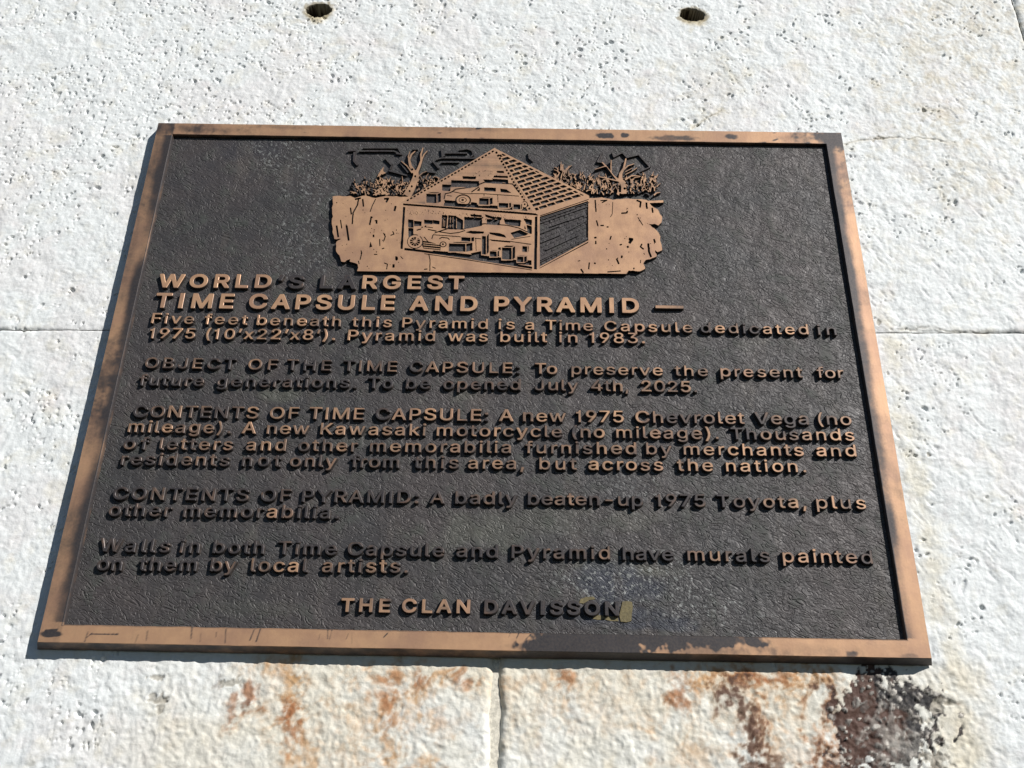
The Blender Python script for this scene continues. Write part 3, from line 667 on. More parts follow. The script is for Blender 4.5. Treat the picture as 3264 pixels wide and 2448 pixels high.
 'R': (592, ['72 -10,161 -12,173 -7,175 178,177 186,184 188,315 187,457 -8,469 -12,561 -12,573 -8,570 17,440 201,505 240,531 270,547 305,552 367,547 401,535 428,509 463,454 498,373 518,80 518,69 514,67 1', '180 269,175 286,175 432,180 441,315 442,373 433,411 415,439 378,444 343,431 313,420 297,384 277,342 268']),
 'S': (589, ['254 -19,371 -17,455 7,495 31,527 62,549 108,550 165,541 192,498 239,425 274,213 326,182 344,166 365,170 396,194 420,236 439,290 448,355 439,402 420,425 397,432 377,440 368,536 368,542 381,537 408,515 450,475 486,417 512,359 525,302 529,240 525,182 512,129 489,98 467,74 438,62 415,57 385,62 331,81 300,113 272,194 238,394 189,432 166,441 150,441 127,432 110,413 91,359 68,302 60,232 68,186 88,167 103,144 147,43 146,38 127,51 85,65 62,100 27,167 -5']),
 'T': (592, ['246 -10,339 -12,349 -3,351 439,555 443,560 463,560 509,555 517,43 518,31 513,30 451,35 443,232 442,241 436,241 1']),
 'U': (682, ['302 -19,411 -16,488 4,557 45,597 93,613 143,613 508,607 521,519 522,507 516,505 170,501 147,482 116,454 92,411 73,369 64,311 64,261 77,221 97,187 135,175 181,173 516,154 522,77 522,68 516,67 158,80 104,102 70,150 27,230 -8']),
 'V': (633, ['260 -10,369 -12,381 -3,620 493,621 509,615 517,519 518,507 510,319 98,124 513,104 518,23 518,14 513,14 493,37 443']),
 'W': (905, ['199 -10,304 -12,316 -7,454 373,588 -4,600 -12,708 -10,889 482,892 514,884 518,796 518,784 513,650 123,516 509,504 518,396 517,259 124,254 122,120 513,107 518,18 517,13 493,22 467,180 28']),
 'Y': (622, ['260 -10,354 -12,366 -7,368 201,600 484,609 501,604 517,504 518,492 514,311 294,132 517,27 518,14 513,14 497,23 484,254 201,255 1']),
 'a': (513, ['178 -19,237 -21,272 -16,310 -4,349 21,354 20,355 -4,360 -12,445 -13,454 -7,455 285,437 329,395 367,349 386,307 394,207 394,160 386,110 367,87 352,52 316,43 296,48 281,114 264,141 265,168 294,230 317,284 317,303 313,334 297,346 281,351 258,341 246,130 217,72 194,40 162,28 127,28 93,45 45,78 12,103 -1,149 -16', '210 57,164 69,139 89,135 108,148 131,203 152,349 167,351 131,346 116,319 85,280 65']),
 'b': (560, ['269 -19,332 -20,413 0,453 24,488 58,514 104,526 154,526 224,518 262,502 297,463 345,417 375,371 390,344 395,259 395,213 382,163 350,160 516,151 522,63 521,57 508,58 -7,67 -13,155 -12,161 -3,162 24,167 25,221 -8', '263 61,221 77,185 108,162 166,161 208,174 251,208 293,251 313,309 318,359 302,398 266,414 235,422 197,418 162,398 112,367 81,317 60']),
 'c': (522, ['237 -19,304 -20,392 0,442 30,471 58,485 81,490 101,485 113,400 129,389 121,369 91,342 73,304 60,273 57,246 60,215 69,185 87,157 120,145 147,140 204,149 239,175 281,212 305,258 318,315 313,359 293,396 249,482 266,486 274,486 293,465 325,432 354,396 375,319 395,227 395,185 386,131 363,104 345,69 310,45 266,33 212,33 162,42 120,65 74,96 37,127 15,177 -8']),
 'd': (560, ['225 -19,285 -20,331 -12,365 4,396 29,401 28,402 -3,408 -12,492 -13,501 -7,502 508,496 521,408 522,399 516,396 353,339 386,304 395,192 391,154 378,110 354,71 316,57 293,42 258,33 208,37 139,53 89,79 51,127 11,181 -12', '242 61,200 77,165 108,149 135,142 162,141 212,157 258,187 293,231 313,289 318,339 302,363 285,377 267,398 212,398 166,378 112,358 88,300 61']),
 'e': (533, ['244 -19,312 -20,365 -12,400 0,458 33,493 81,494 93,489 101,400 118,373 87,342 69,285 57,246 60,215 69,181 88,149 128,142 151,146 156,489 156,500 161,502 224,482 293,463 320,432 351,358 386,315 395,223 395,142 371,108 349,71 312,42 254,33 212,33 162,45 108,73 61,103 31,158 0,196 -13', '150 234,145 239,149 251,177 287,208 305,254 318,292 318,346 298,373 275,390 239,381 233']),
 'f': (334, ['101 -10,187 -12,199 -7,200 309,210 315,302 315,310 319,312 328,311 382,307 390,206 392,200 397,201 432,216 451,237 460,298 457,310 461,331 513,325 533,287 541,217 541,156 525,133 511,101 474,94 393,6 391,-3 386,-4 324,1 317,90 314,96 309,96 1']),
 'g': (561, ['233 -161,308 -163,408 -143,454 -117,479 -92,493 -69,502 -38,502 378,496 390,408 390,402 381,400 349,339 386,304 395,219 395,189 390,154 378,108 352,69 313,49 278,33 216,38 139,45 112,65 78,108 34,150 11,189 -1,300 -5,350 7,397 35,398 -19,386 -46,362 -66,335 -77,289 -86,227 -81,185 -66,139 -28,115 -33,58 -60,60 -84,115 -131,165 -150', '242 73,185 96,165 116,141 170,142 220,157 258,189 294,219 309,254 318,312 313,359 289,382 262,402 197,397 162,382 124,350 92,292 72']),
 'h': (541, ['62 -10,147 -12,160 -7,161 228,166 251,178 276,197 294,228 310,274 318,309 314,340 302,357 290,375 259,380 232,381 -7,390 -12,471 -12,479 -10,484 -3,484 259,475 301,464 324,417 371,367 390,340 395,244 391,213 383,163 357,161 509,151 518,67 518,57 509,57 1']),
 'i': (219, ['62 -10,152 -12,161 -3,161 378,160 387,152 391,67 391,58 382,58 1', '92 432,144 435,175 462,176 505,156 525,136 534,86 534,71 529,51 513,42 493,47 459,63 443']),
 'k': (502, ['62 -10,147 -12,159 -8,161 128,201 158,382 -11,499 -10,503 1,499 13,289 213,309 234,474 361,483 370,482 387,471 392,367 390,165 236,161 243,160 513,147 518,62 517,57 497,57 1']),
 'l': (249, ['153 -13,209 -15,244 -10,249 -1,249 14,233 64,194 62,174 67,166 76,161 95,160 514,151 520,67 520,59 515,57 506,57 68,66 37,90 8,117 -6']),
 'm': (804, ['62 -10,147 -12,160 -7,161 236,166 259,180 286,201 302,244 317,271 318,317 306,338 290,348 270,351 -7,359 -12,447 -11,453 1,453 243,458 267,473 290,497 306,536 318,559 318,586 314,621 298,633 286,641 267,643 -7,651 -12,740 -11,746 1,746 282,737 317,722 340,682 375,644 390,590 399,528 395,494 387,467 375,421 341,397 365,371 383,305 399,228 390,197 379,167 358,162 359,161 382,155 390,63 390,57 374,57 1']),
 'n': (540, ['62 -10,147 -12,160 -7,161 228,166 251,178 276,197 294,228 310,274 318,309 314,340 302,357 290,375 259,380 232,381 -7,394 -12,479 -10,484 1,484 259,475 301,453 340,401 379,340 395,244 391,213 383,167 357,162 359,151 390,62 390,57 370,57 1']),
 'o': (548, ['237 -19,335 -16,400 4,450 37,477 65,501 104,514 162,513 224,501 270,460 331,431 355,396 375,319 395,227 395,185 386,131 363,104 345,69 310,45 266,33 212,33 162,42 120,65 74,96 37,127 15,177 -8', '269 57,215 69,187 85,167 104,145 147,141 208,157 254,180 285,204 302,235 313,292 318,342 302,379 274,405 224,409 174,393 124,369 91,323 65']),
 'p': (560, ['62 -153,147 -155,160 -149,163 25,197 4,244 -16,332 -20,378 -12,421 4,455 26,490 61,514 105,522 135,526 224,518 262,502 297,480 328,445 358,397 382,347 395,263 395,236 390,197 375,167 350,161 355,161 382,155 390,71 391,59 386,57 -142', '263 61,212 82,188 105,174 128,161 170,166 228,185 270,209 294,240 309,274 318,328 313,372 293,402 258,414 235,422 197,414 143,390 99,367 81,317 61']),
 'r': (342, ['62 -10,147 -12,160 -7,161 232,166 255,190 288,224 306,263 314,329 313,334 320,334 382,328 394,244 395,201 383,163 358,158 359,157 382,151 390,67 391,58 386,57 1']),
 's': (481, ['200 -19,275 -20,356 -4,410 26,433 49,445 74,450 104,445 139,429 167,413 182,348 213,190 246,166 258,159 270,159 285,175 302,198 313,240 322,279 318,302 309,325 295,352 264,429 277,437 285,438 297,426 324,406 349,360 378,298 395,202 395,171 390,133 378,86 352,71 337,55 308,50 281,55 239,73 208,94 192,156 165,313 132,333 120,339 108,337 93,321 77,283 61,248 56,225 57,179 69,160 80,125 118,39 104,35 89,43 66,54 47,81 20,117 0,152 -12']),
 't': (300, ['189 -14,279 -12,292 1,284 43,275 60,202 65,186 74,177 101,177 309,183 314,276 316,281 324,281 382,271 391,179 393,177 474,171 482,83 483,73 474,71 393,1 389,-4 382,-4 324,6 315,67 314,73 309,73 78,86 39,117 8,164 -12']),
 'u': (541, ['207 -16,263 -17,297 -13,324 -5,374 24,379 23,381 -4,390 -10,474 -10,483 -4,484 377,478 389,390 390,381 384,380 154,375 131,368 111,351 91,328 76,282 63,240 64,213 72,194 83,170 111,161 146,159 386,151 390,71 390,58 384,57 119,66 77,92 34,128 7,167 -9']),
 'v': (513, ['208 -10,301 -12,313 -4,502 370,498 390,405 392,392 386,259 106,122 386,109 392,20 391,13 387,15 363']),
 'w': (748, ['176 -10,262 -12,274 -7,373 256,382 243,473 -4,485 -12,574 -10,724 355,727 387,712 392,631 391,623 387,532 136,523 123,431 383,419 391,327 390,319 382,232 136,223 123,127 383,116 391,22 390,18 370,165 5']),
 'x': (499, ['20 -10,129 -11,248 128,371 -11,480 -10,484 1,480 13,317 190,342 224,469 363,471 387,459 392,363 390,252 260,140 390,31 390,27 378,31 367,183 193,19 13,15 1']),
 'y': (513, ['84 -155,147 -157,190 -149,229 -129,263 -95,498 364,503 379,498 391,405 393,392 387,259 107,250 114,122 387,109 393,20 392,13 388,15 364,199 -2,179 -44,163 -64,136 -76,82 -73,70 -78,54 -121,53 -140,63 -152']),
 '—': (922, ['-8 177,924 176,934 185,934 247,929 254,920 256,-3 256,-12 247,-12 185']),
 '’': (233, ['60 308,131 306,142 314,209 496,209 512,204 520,108 521,95 516,56 327'])}}

def glyph(tag, ch):
    if ch == 'I':           # a plain upright bar
        return (330, [np.array([(85, -32), (245, -32), (245, 538), (85, 538)], float)]) if tag == 'B' else (280, [np.array([(85, -12), (192, -12), (192, 518), (85, 518)], float)])
    if ch == '1':
        return 420, [np.array([(170, -12), (272, -12), (272, 518), (196, 518), (178, 472), (135, 446), (62, 436), (62, 362), (170, 362)], float)]
    a, cs = GLYPHS[tag][ch]
    return a, [np.array([[int(v) for v in p.split()] for p in c.split(',')], float) for c in cs]

def raised(contours, wear, base_out=0.00055, chamfer=0.00030, face=FACE, floor=FLOOR + 0.0004, mats=None, name='letter'):
    """contours (outer ccw, holes cw) in metres -> verts, faces, mats of a raised cast shape with drafted flanks"""
    V, F, MI = [], [], []
    rings = []
    for c in contours:
        nx_ = np.roll(c, -1, 0) - np.roll(c, 1, 0)
        nn = np.stack([nx_[:, 1], -nx_[:, 0]], 1); nn /= np.maximum(np.hypot(*nn.T), 1e-9)[:, None]
        rings.append((c - nn * chamfer * 0.85, c + nn * chamfer * 0.4, c + nn * base_out * 0.8, c + nn * base_out * 1.5))
    tri = tessellate_polygon([[Vector((p[0], p[1], 0)) for p in r_[0]] for r_ in rings])
    flat = np.concatenate([r_[0] for r_ in rings])
    for p in flat: V.append((p[0], face, p[1]))
    for t_ in tri:
        a, b_, c = (flat[i] for i in t_)
        ar = (b_[0] - a[0]) * (c[1] - a[1]) - (b_[1] - a[1]) * (c[0] - a[0])
        F.append(tuple(t_) if ar > 0 else (t_[0], t_[2], t_[1])); MI.append(0)
    k = 0
    for r0, r1, r2, r3 in rings:
        n = len(r0); b1 = len(V)
        V += [(p[0], face + chamfer, p[1]) for p in r1]; b2 = len(V)
        V += [(p[0], FLOOR - 0.0006, p[1]) for p in r2]; b3 = len(V)
        V += [(p[0], floor, p[1]) for p in r3]
        for i in range(n):
            j = (i + 1) % n
            F.append((k + i, b1 + i, b1 + j, k + j)); MI.append(0)
            F.append((b1 + i, b2 + i, b2 + j, b1 + j)); MI.append(1)
            F.append((b2 + i, b3 + i, b3 + j, b2 + j)); MI.append(1)
        k += n
    return V, F, MI

def finish(name, V, F, MI, wears, mats):
    me = mesh(name, V, F, mats, MI)
    co = np.array(V)
    w = np.array(wears) + 0.22 * gnoise(co[:, 0], co[:, 2], 0.0035, 331) + 0.15 * gnoise(co[:, 0], co[:, 2], 0.02, 332)
    w = np.where(co[:, 1] > FACE + 0.00028, 1.05, w)
    a = me.attributes.new('wear', 'FLOAT', 'POINT'); a.data.foreach_set('value', w.astype(np.float32))
    return link(name, me, plaque)

CAPU = {'B': 0.5705, 'M': 0.5300}
def set_word(text, tag, px0, px1, zfun, cap, wear, split):
    """one word between two photo x positions (left and right ink edge)"""
    x0, x1 = px0, px1
    k = cap / (CAPU[tag] * 1000)
    NAR = 0.95 if tag == 'M' else 0.93
    gl = [glyph(tag, c) for c in text]
    pos, x = [], 0.0
    for a, cs in gl: pos.append(x); x += a
    left = min(c[:, 0].min() for c in gl[0][1]); right = pos[-1] + max(c[:, 0].max() for c in gl[-1][1])
    nat = (right - left) * k
    sp, sx = 0.0, NAR
    if len(text) > 1:
        sp = ((x1 - x0) - nat * NAR) / (len(text) - 1)
        lo = -0.03 * cap
        if sp < lo: sx = (x1 - x0 - lo * (len(text) - 1)) / nat; sp = lo
        hi = 0.30 * cap
        if sp > hi: sx = min(1.15, (x1 - x0 - hi * (len(text) - 1)) / nat); sp = ((x1 - x0) - nat * sx) / (len(text) - 1)
    AV, AF, AM, AW = [], [], [], []
    for i, (a, cs) in enumerate(gl):
        ox = x0 + (pos[i] - left) * k * sx + sp * i + rng.uniform(-.00012, .00012)
        oz = zfun(ox) + rng.uniform(-.00010, .00010)
        w = wear[i] if isinstance(wear, (list, tuple)) else wear
        w = w + (0.02 if tag == 'B' else 0.08 if oz > 0 else 0.19) + rng.uniform(-0.12, 0.14) + (0.10 if cap < .012 and oz < -.11 else 0)
        if w > 0.85: w = 0.85 + (w - 0.85) * 0.45
        con = [np.stack([ox + c[:, 0] * k * sx, oz + (c[:, 1] + (32 if tag == 'B' else 12)) * k], 1) for c in cs]
        # dots and apostrophes are separate outlines: group every hole with its outer
        def area(c): return 0.5 * np.sum(c[:, 0] * np.roll(c[:, 1], -1) - np.roll(c[:, 0], -1) * c[:, 1])
        outs = [c for c in con if area(c) > 0]; holes = [c for c in con if area(c) <= 0]
        LV, LF, LM = [], [], []
        for o_ in outs:
            hs = [h for h in holes if o_[:, 0].min() < h[:, 0].mean() < o_[:, 0].max() and o_[:, 1].min() < h[:, 1].mean() < o_[:, 1].max()]
            v_, f2, m_ = raised([o_] + hs, w, face=FACE + rng.uniform(-.00008, .00015))
            b_ = len(LV); LV += v_; LF += [tuple(q + b_ for q in t_) for t_ in f2]; LM += m_
        if split: finish('letter', LV, LF, LM, [w] * len(LV), [M_BRONZE, M_SIDE])
        else:
            b_ = len(AV); AV += LV; AF += [tuple(q + b_ for q in t_) for t_ in LF]; AM += LM; AW += [w] * len(LV)
    if not split: finish('word', AV, AF, AM, AW, [M_BRONZE, M_SIDE])

def line(p0, p1):
    a, b_ = at(*p0), at(*p1)
    return lambda x: a[1] + (b_[1] - a[1]) * (x - a[0]) / (b_[0] - a[0])

# every line: its baseline (two photo points) and its words with their ink edges and wear
D_ = 1.0
LINES = [
 ('B', .0133, (510, 922), (1478, 928.5), [("WORLD’S", 509.5, 965, [.1, .1, .1, .15, .2, 1.1, 1.0], 1), ('LARGEST', 1017, 1478, [1.2, 1.2, 0, 0, .05, .1, .1], 1)]),
 ('B', .0143, (500, 984.4), (2037.8, 1001), [('TIME', 498.7, 740, .1, 1), ('CAPSULE', 789, 1255.5, .0, 1), ('AND', 1304, 1521, 0., 1), ('PYRAMID', 1573.5, 2037.8, 0., 1), ('—', 2087.7, 2178.8, .25, 1)]),
 ('M', .0094, (480, 1030.5), (2675, 1068.6), [('Five', 479.7, 615.3, .25, 0), ('feet', 648, 786, .3, 0), ('beneath', 816, 1084.6, .2, 0), ('this', 1119.8, 1247, .25, 0), ('Pyramid', 1279.9, 1553.8, .2, 0), ('is', 1588, 1641, .15, 0), ('a', 1673, 1702.8, .15, 0), ('Time', 1738, 1890.8, .15, 0), ('Capsule', 1926, 2208, .25, 0), ('dedicated', 2234.6, 2578.5, [.9, .4, .7, .8, .6, .3, .2, .2, .5], 0), ('in', 2607.8, 2668, .95, 0)]),
 ('M', .0095, (471, 1083), (2052, 1099.8), [('1975', 471.5, 618, .2, 0), ("(10’x22’x8’).", 653, 1065.6, .25, 0), ('Pyramid', 1106, 1385.7, .2, 0), ('was', 1426, 1553.8, .15, 0), ('built', 1594, 1744, .2, 0), ('in', 1782, 1840.9, .2, 0), ('1983.', 1879, 2056, .1, 0)]),
 ('M', .0095, (450, 1178), (2693, 1211.5), [('OBJECT', 449.8, 745.5, [.5, .5, .6, .6, .9, 1.1], 1), ('OF', 780.8, 881, .45, 1), ('THE', 908, 1052, .65, 1), ('TIME', 1087, 1263.6, [.9, .4, .45, .4], 1), ('CAPSULE:', 1296, 1655.7, [.7, .4, .3, .3, .3, .3, .3, .6], 1), ('To', 1696.9, 1776, .45, 0), ('preserve', 1814.4, 2114, .3, 0), ('the', 2143.5, 2258, .45, 0), ('present', 2290.5, 2560.8, .35, 0), ('for', 2599, 2693, .3, 0)]),
 ('M', .0095, (430, 1233.4), (2222, 1256), [('future', 430.8, 645, .7, 0), ('generations.', 680, 1133.4, .9, 0), ('To', 1166, 1250, .9, 0), ('be', 1285, 1369.4, .9, 0), ('opened', 1404.6, 1658.7, .6, 0), ('July', 1696.9, 1843.8, .5, 0), ('4th,', 1876, 2005, .45, 0), ('2025.', 2037.8, 2222.9, .35, 0)]),
 ('M', .0100, (412, 1335), (2717, 1361), [('CONTENTS', 411.7, 820, [.9, .5, .4, .5, .5, .5, .6, .5], 1), ('OF', 849.5, 949.4, .4, 1), ('TIME', 978.8, 1158, .4, 1), ('CAPSULE:', 1187.5, 1554.8, [.8, .3, .3, .25, .25, .25, .25, .6], 1), ('A', 1583, 1629, .4, 0), ('new', 1659.9, 1804, .3, 0), ('1975', 1829, 1988.8, .3, 0), ('Chevrolet', 2019.5, 2376, .45, 0), ('Vega', 2397.6, 2579, .5, 0), ('(no', 2603.6, 2717.3, .4, 0)]),
 ('M', .0097, (397, 1383.4), (2727, 1411), [('mileage).', 397, 732, .35, 0), ('A', 761, 808, .4, 0), ('new', 840.7, 981.8, .3, 0), ('Kawasaki', 1011, 1355, .3, 0), ('motorcycle', 1384, 1792, .35, 0), ('(no', 1816.6, 1927, .45, 0), ('mileage).', 1958, 2293, .4, 0), ('Thousands', 2320.8, 2726.6, [.95, .7, .6, .5, .4, .3, .3, .3, .3], 0)]),
 ('M', .0097, (382, 1437.5), (2733, 1461.7), [('of', 382, 467.5, .75, 0), ('letters', 497, 737.8, .45, 0), ('and', 773, 908, .4, 0), ('other', 940.6, 1137.5, .4, 0), ('memorabilia', 1169.8, 1629, .4, 0), ('furnished', 1666, 2028.7, .45, 0), ('by', 2053, 2142.5, .35, 0), ('merchants', 2173, 2563.6, .25, 0), ('and', 2597, 2732.7, .25, 0)]),
 ('M', .0097, (373, 1487.4), (2573, 1512), [('residents', 373.5, 726, .6, 0), ('not', 761, 890.6, .75, 0), ('only', 914, 1070, .5, 0), ('from', 1108, 1269.7, .75, 0), ('this', 1310.8, 1460.7, .55, 0), ('area,', 1484, 1669, .5, 0), ('but', 1712, 1838, .4, 0), ('across', 1869, 2114.8, .25, 0), ('the', 2151.7, 2274.7, .4, 0), ('nation.', 2308.5, 2572.9, .1, 0)]),
 ('M', .0098, (347, 1598), (2763, 1629), [('CONTENTS', 347, 787.8, [1.1, .6, .6, .8, .8, .6, .8, .6], 1), ('OF', 820, 923, .5, 1), ('PYRAMID:', 952, 1331.4, [.8, .8, .6, .6, .7, .9, .6, .8], 1), ('A', 1360.8, 1407.8, .6, 0), ('badly', 1443, 1647.6, .55, 0), ('beaten-up', 1675, 2050, .6, 0), ('1975', 2084, 2250, .6, 0), ('Toyota,', 2277.7, 2572.9, [.9, .7, .6, .5, .4, .3, .3], 0), ('plus', 2597.4, 2763.5, .2, 0)]),
 ('M', .0098, (335, 1650.8), (1076, 1659.6), [('other', 335, 541, .8, 0), ('memorabilia.', 573, 1075.8, [1., .9, .7, .6, .6, .1, .5, .8, .8, .8, .9, .9], 0)]),
 ('M', .0098, (312, 1764), (2785, 1804), [('Walls', 311.8, 535, .95, 0), ('in', 561.5, 632, .9, 0), ('both', 667, 837.8, .9, 0), ('Time', 878.9, 1070, .9, 0), ('Capsule', 1099, 1413.7, .6, 0), ('and', 1446, 1586, .85, 0), ('Pyramid', 1623, 1945.7, .65, 0), ('have', 1979, 2148.6, .95, 0), ('murals', 2185.5, 2456, [.3, .3, .4, .6, .9, .9], 0), ('painted', 2489.9, 2785, [.2, 0, 0, .1, .2, .35, .6], 0)]),
 ('M', .0098, (296, 1824.6), (1299, 1833), [('on', 296, 383, .85, 0), ('them', 430.6, 622, .8, 0), ('by', 659, 748.9, .5, 0), ('local', 788.6, 977.6, [.5, .35, .3, .1, .6], 0), ('artists.', 1017, 1299, .35, 0)]),
 ('B', .0099, (1087, 1952), (1973, 1964), [('THE', 1087, 1241.7, .3, 1), ('CLAN', 1279, 1497.8, .2, 1), ('DAVISSON', 1542.6, 1972.8, [.75, .95, .8, .9, 1.2, 1.2, 1.2, 1.2], 1)]),
]
LIFT = [.0018, .0010, .0002, .0016] + [.0016] * 10 + [.0003]
for li_, (tag, cap, p0, p1, words) in enumerate(LINES):
    zf0 = line(p0, p1); zf = lambda x, g=zf0, l=LIFT[li_]: g(x) + l
    sh = 7 if 4 <= li_ < 14 else 0
    for text, q0, q1, wr, split in words:
        # photo x along the slanted baseline; wide-topped first letters were read at their top
        def py(q): return p0[1] + (p1[1] - p0[1]) * (q - p0[0]) / (p1[0] - p0[0])
        up_ = (45 if tag == 'B' and li_ < 2 else 34) if text[0] in 'WTVY—47' else 0
        q0 += sh
        set_word(text, tag, at(q0, py(q0) - up_)[0], at(q1, py(q1))[0], zf, cap, wr, split)

# dried glue left at the end of the last line and round its last letters
def residue(poly, y, seed):
    pts = np.array([at(px, py, FLOOR) for px, py in poly])
    V = [(x, FLOOR - y, z) for x, z in pts]; n = len(V)
    V += [(x, FLOOR + .0004, z) for x, z in pts]
    F = [tuple(range(n))] + [(i, (i + 1) % n, n + (i + 1) % n, n + i)[::-1] for i in range(n)]
    link('glue_residue', mesh('glue_residue', V, F, [M_RESIDUE]), plaque)
residue([(1978, 1982), (1996, 1984), (2012, 1980), (2014, 1958), (2017, 1935), (2014, 1919), (1998, 1916), (1984, 1918), (1979, 1940), (1974, 1960)], .0006, 1)
residue([(1888, 1972), (1906, 1976), (1924, 1974), (1948, 1980), (1972, 1980), (1968, 1966), (1930, 1963), (1900, 1960)], .0003, 2)
residue([(1846, 1922), (1860, 1924), (1878, 1913), (1898, 1910), (1892, 1902), (1868, 1903), (1850, 1910)], .0003, 3)

# ------------------------------------------------------------------ the relief picture
# Drawn as flat cut-out shapes: painted into a fine label map, then traced into raised plates.
RES = 0.00020
EX0, EX1, EZ0, EZ1 = -0.148, 0.150, 0.066, 0.214
NXR, NZR = int((EX1 - EX0) / RES), int((EZ1 - EZ0) / RES)
LAB = np.zeros((NZR, NXR), np.int16)
RX = EX0 + (np.arange(NXR) + .5) * RES
RZ = EZ0 + (np.arange(NZR) + .5) * RES
def up(u, v): return at(1020 + u / 3.6067, 440 + v / 3.6067)       # drawing units -> plane
def fill(pts, lab, only=None, conv=True):
    P = np.array([up(*p) for p in pts]) if conv else np.array(pts)
    j0 = max(0, int((P[:, 1].min() - EZ0) / RES) - 1); j1 = min(NZR, int((P[:, 1].max() - EZ0) / RES) + 2)
    i0 = max(0, int((P[:, 0].min() - EX0) / RES) - 1); i1 = min(NXR, int((P[:, 0].max() - EX0) / RES) + 2)
    if j1 <= j0 or i1 <= i0: return
    ins = np.zeros((j1 - j0, i1 - i0), bool); X = RX[i0:i1]; Zr = RZ[j0:j1]
    for (ax, az), (bx, bz) in zip(P, np.roll(P, -1, 0)):
        if az == bz: continue
        rows = (Zr >= min(az, bz)) & (Zr < max(az, bz))
        if not rows.any(): continue
        xi = ax + (Zr[rows] - az) / (bz - az) * (bx - ax)
        ins[rows] ^= X[None, :] > xi[:, None]
    sub = LAB[j0:j1, i0:i1]
    if only is not None: ins &= np.isin(sub, only)
    sub[ins] = lab
def stroke(pts, w, lab, w2=None, only=None):
    """polyline of width w (tapering to w2) in drawing units"""
    w2 = w if w2 is None else w2
    n = len(pts) - 1
    for k in range(n):
        (ax, ay), (bx, by) = pts[k], pts[k + 1]
        wa = w + (w2 - w) * k / n; wb = w + (w2 - w) * (k + 1) / n
        L = math.hypot(bx - ax, by - ay) or 1
        nx_, ny_ = -(by - ay) / L, (bx - ax) / L
        fill([(ax + nx_ * wa / 2, ay + ny_ * wa / 2), (bx + nx_ * wb / 2, by + ny_ * wb / 2), (bx - nx_ * wb / 2, by - ny_ * wb / 2), (ax - nx_ * wa / 2, ay - ny_ * wa / 2)], lab, only)
        if 0 < k: disc(ax, ay, wa / 2, wa / 2, lab, only)
def disc(cx, cy, rx, ry, lab, only=None, n=18):
    fill([(cx + rx * math.cos(2 * math.pi * k / n), cy + ry * math.sin(2 * math.pi * k / n)) for k in range(n)], lab, only)
U = 1948
SOIL, ROOF, TILES, CHAMBER, SIDEW, CARU, CARL, BIKE, BOXL, TREEL, TREER, BUSHL, BUSHR, OUTL = range(1, 15)
er = random.Random(11)
# --- shrubs behind the ground, left and right
def blades(x0, x1, ytop, ybot, n, lab, lmin, lmax, wd):
    for _ in range(n):
        x = er.uniform(x0, x1); f_ = er.random()
        yb = ybot - (ybot - ytop(x)) * f_ * 0.8
        L = er.uniform(lmin, lmax); a = er.gauss(0, 0.55)
        stroke([(x, yb), (x + math.sin(a) * L * .5 + er.uniform(-6, 6), yb - math.cos(a) * L * .5), (x + math.sin(a * 1.3) * L, yb - math.cos(a * 1.3) * L)], wd * er.uniform(.7, 1.3), lab, 4)
def cuts(x0, x1, y0, y1, n, labs, L=26, w=10):
    for _ in range(n):
        x = er.uniform(x0, x1); y = er.uniform(y0, y1); a = er.gauss(0, .6)
        l_ = er.uniform(.5, 1.4) * L
        stroke([(x, y), (x + math.sin(a) * l_, y - math.cos(a) * l_)], w * er.uniform(.6, 1.3), 0, 4, labs)
blades(380, 960, lambda x: 490 - 70 * math.exp(-((x - 720) / 90) ** 2), 665, 70, BUSHL, 50, 105, 15)
blades(640, 1040, lambda x: 470, 660, 34, BUSHL, 45, 95, 14)
blades(1090, 1400, lambda x: 420 + max(0, 1200 - x) * .3, 620, 34, BUSHL, 40, 80, 13)
fill([(640, 460), (700, 370), (735, 320), (725, 380), (760, 400), (690, 430)], BUSHL)
cuts(380, 1400, 440, 665, 130, (BUSHL,), 34, 14)
blades(U + 760, U + 1200, lambda x: 410 - (120 if x < U + 920 else 0), 640, 66, BUSHR, 50, 100, 14)
blades(U + 1150, U + 1500, lambda x: 445, 660, 50, BUSHR, 55, 110, 14)
blades(U + 1560, U + 1920, lambda x: 430, 660, 56, BUSHR, 55, 110, 14)
blades(U + 810, U + 920, lambda x: 340, 470, 10, BUSHR, 70, 110, 18)
cuts(U + 760, U + 1930, 420, 665, 130, (BUSHR,), 32, 13)
# darker stalks among them
BUSHD = 15
blades(380, 960, lambda x: 470, 650, 26, BUSHD, 50, 110, 15)
blades(1120, 1380, lambda x: 450, 610, 10, BUSHD, 40, 80, 12)
blades(U + 790, U + 1480, lambda x: 420, 640, 26, BUSHD, 50, 100, 15)
blades(U + 1580, U + 1930, lambda x: 460, 660, 16, BUSHD, 50, 100, 15)
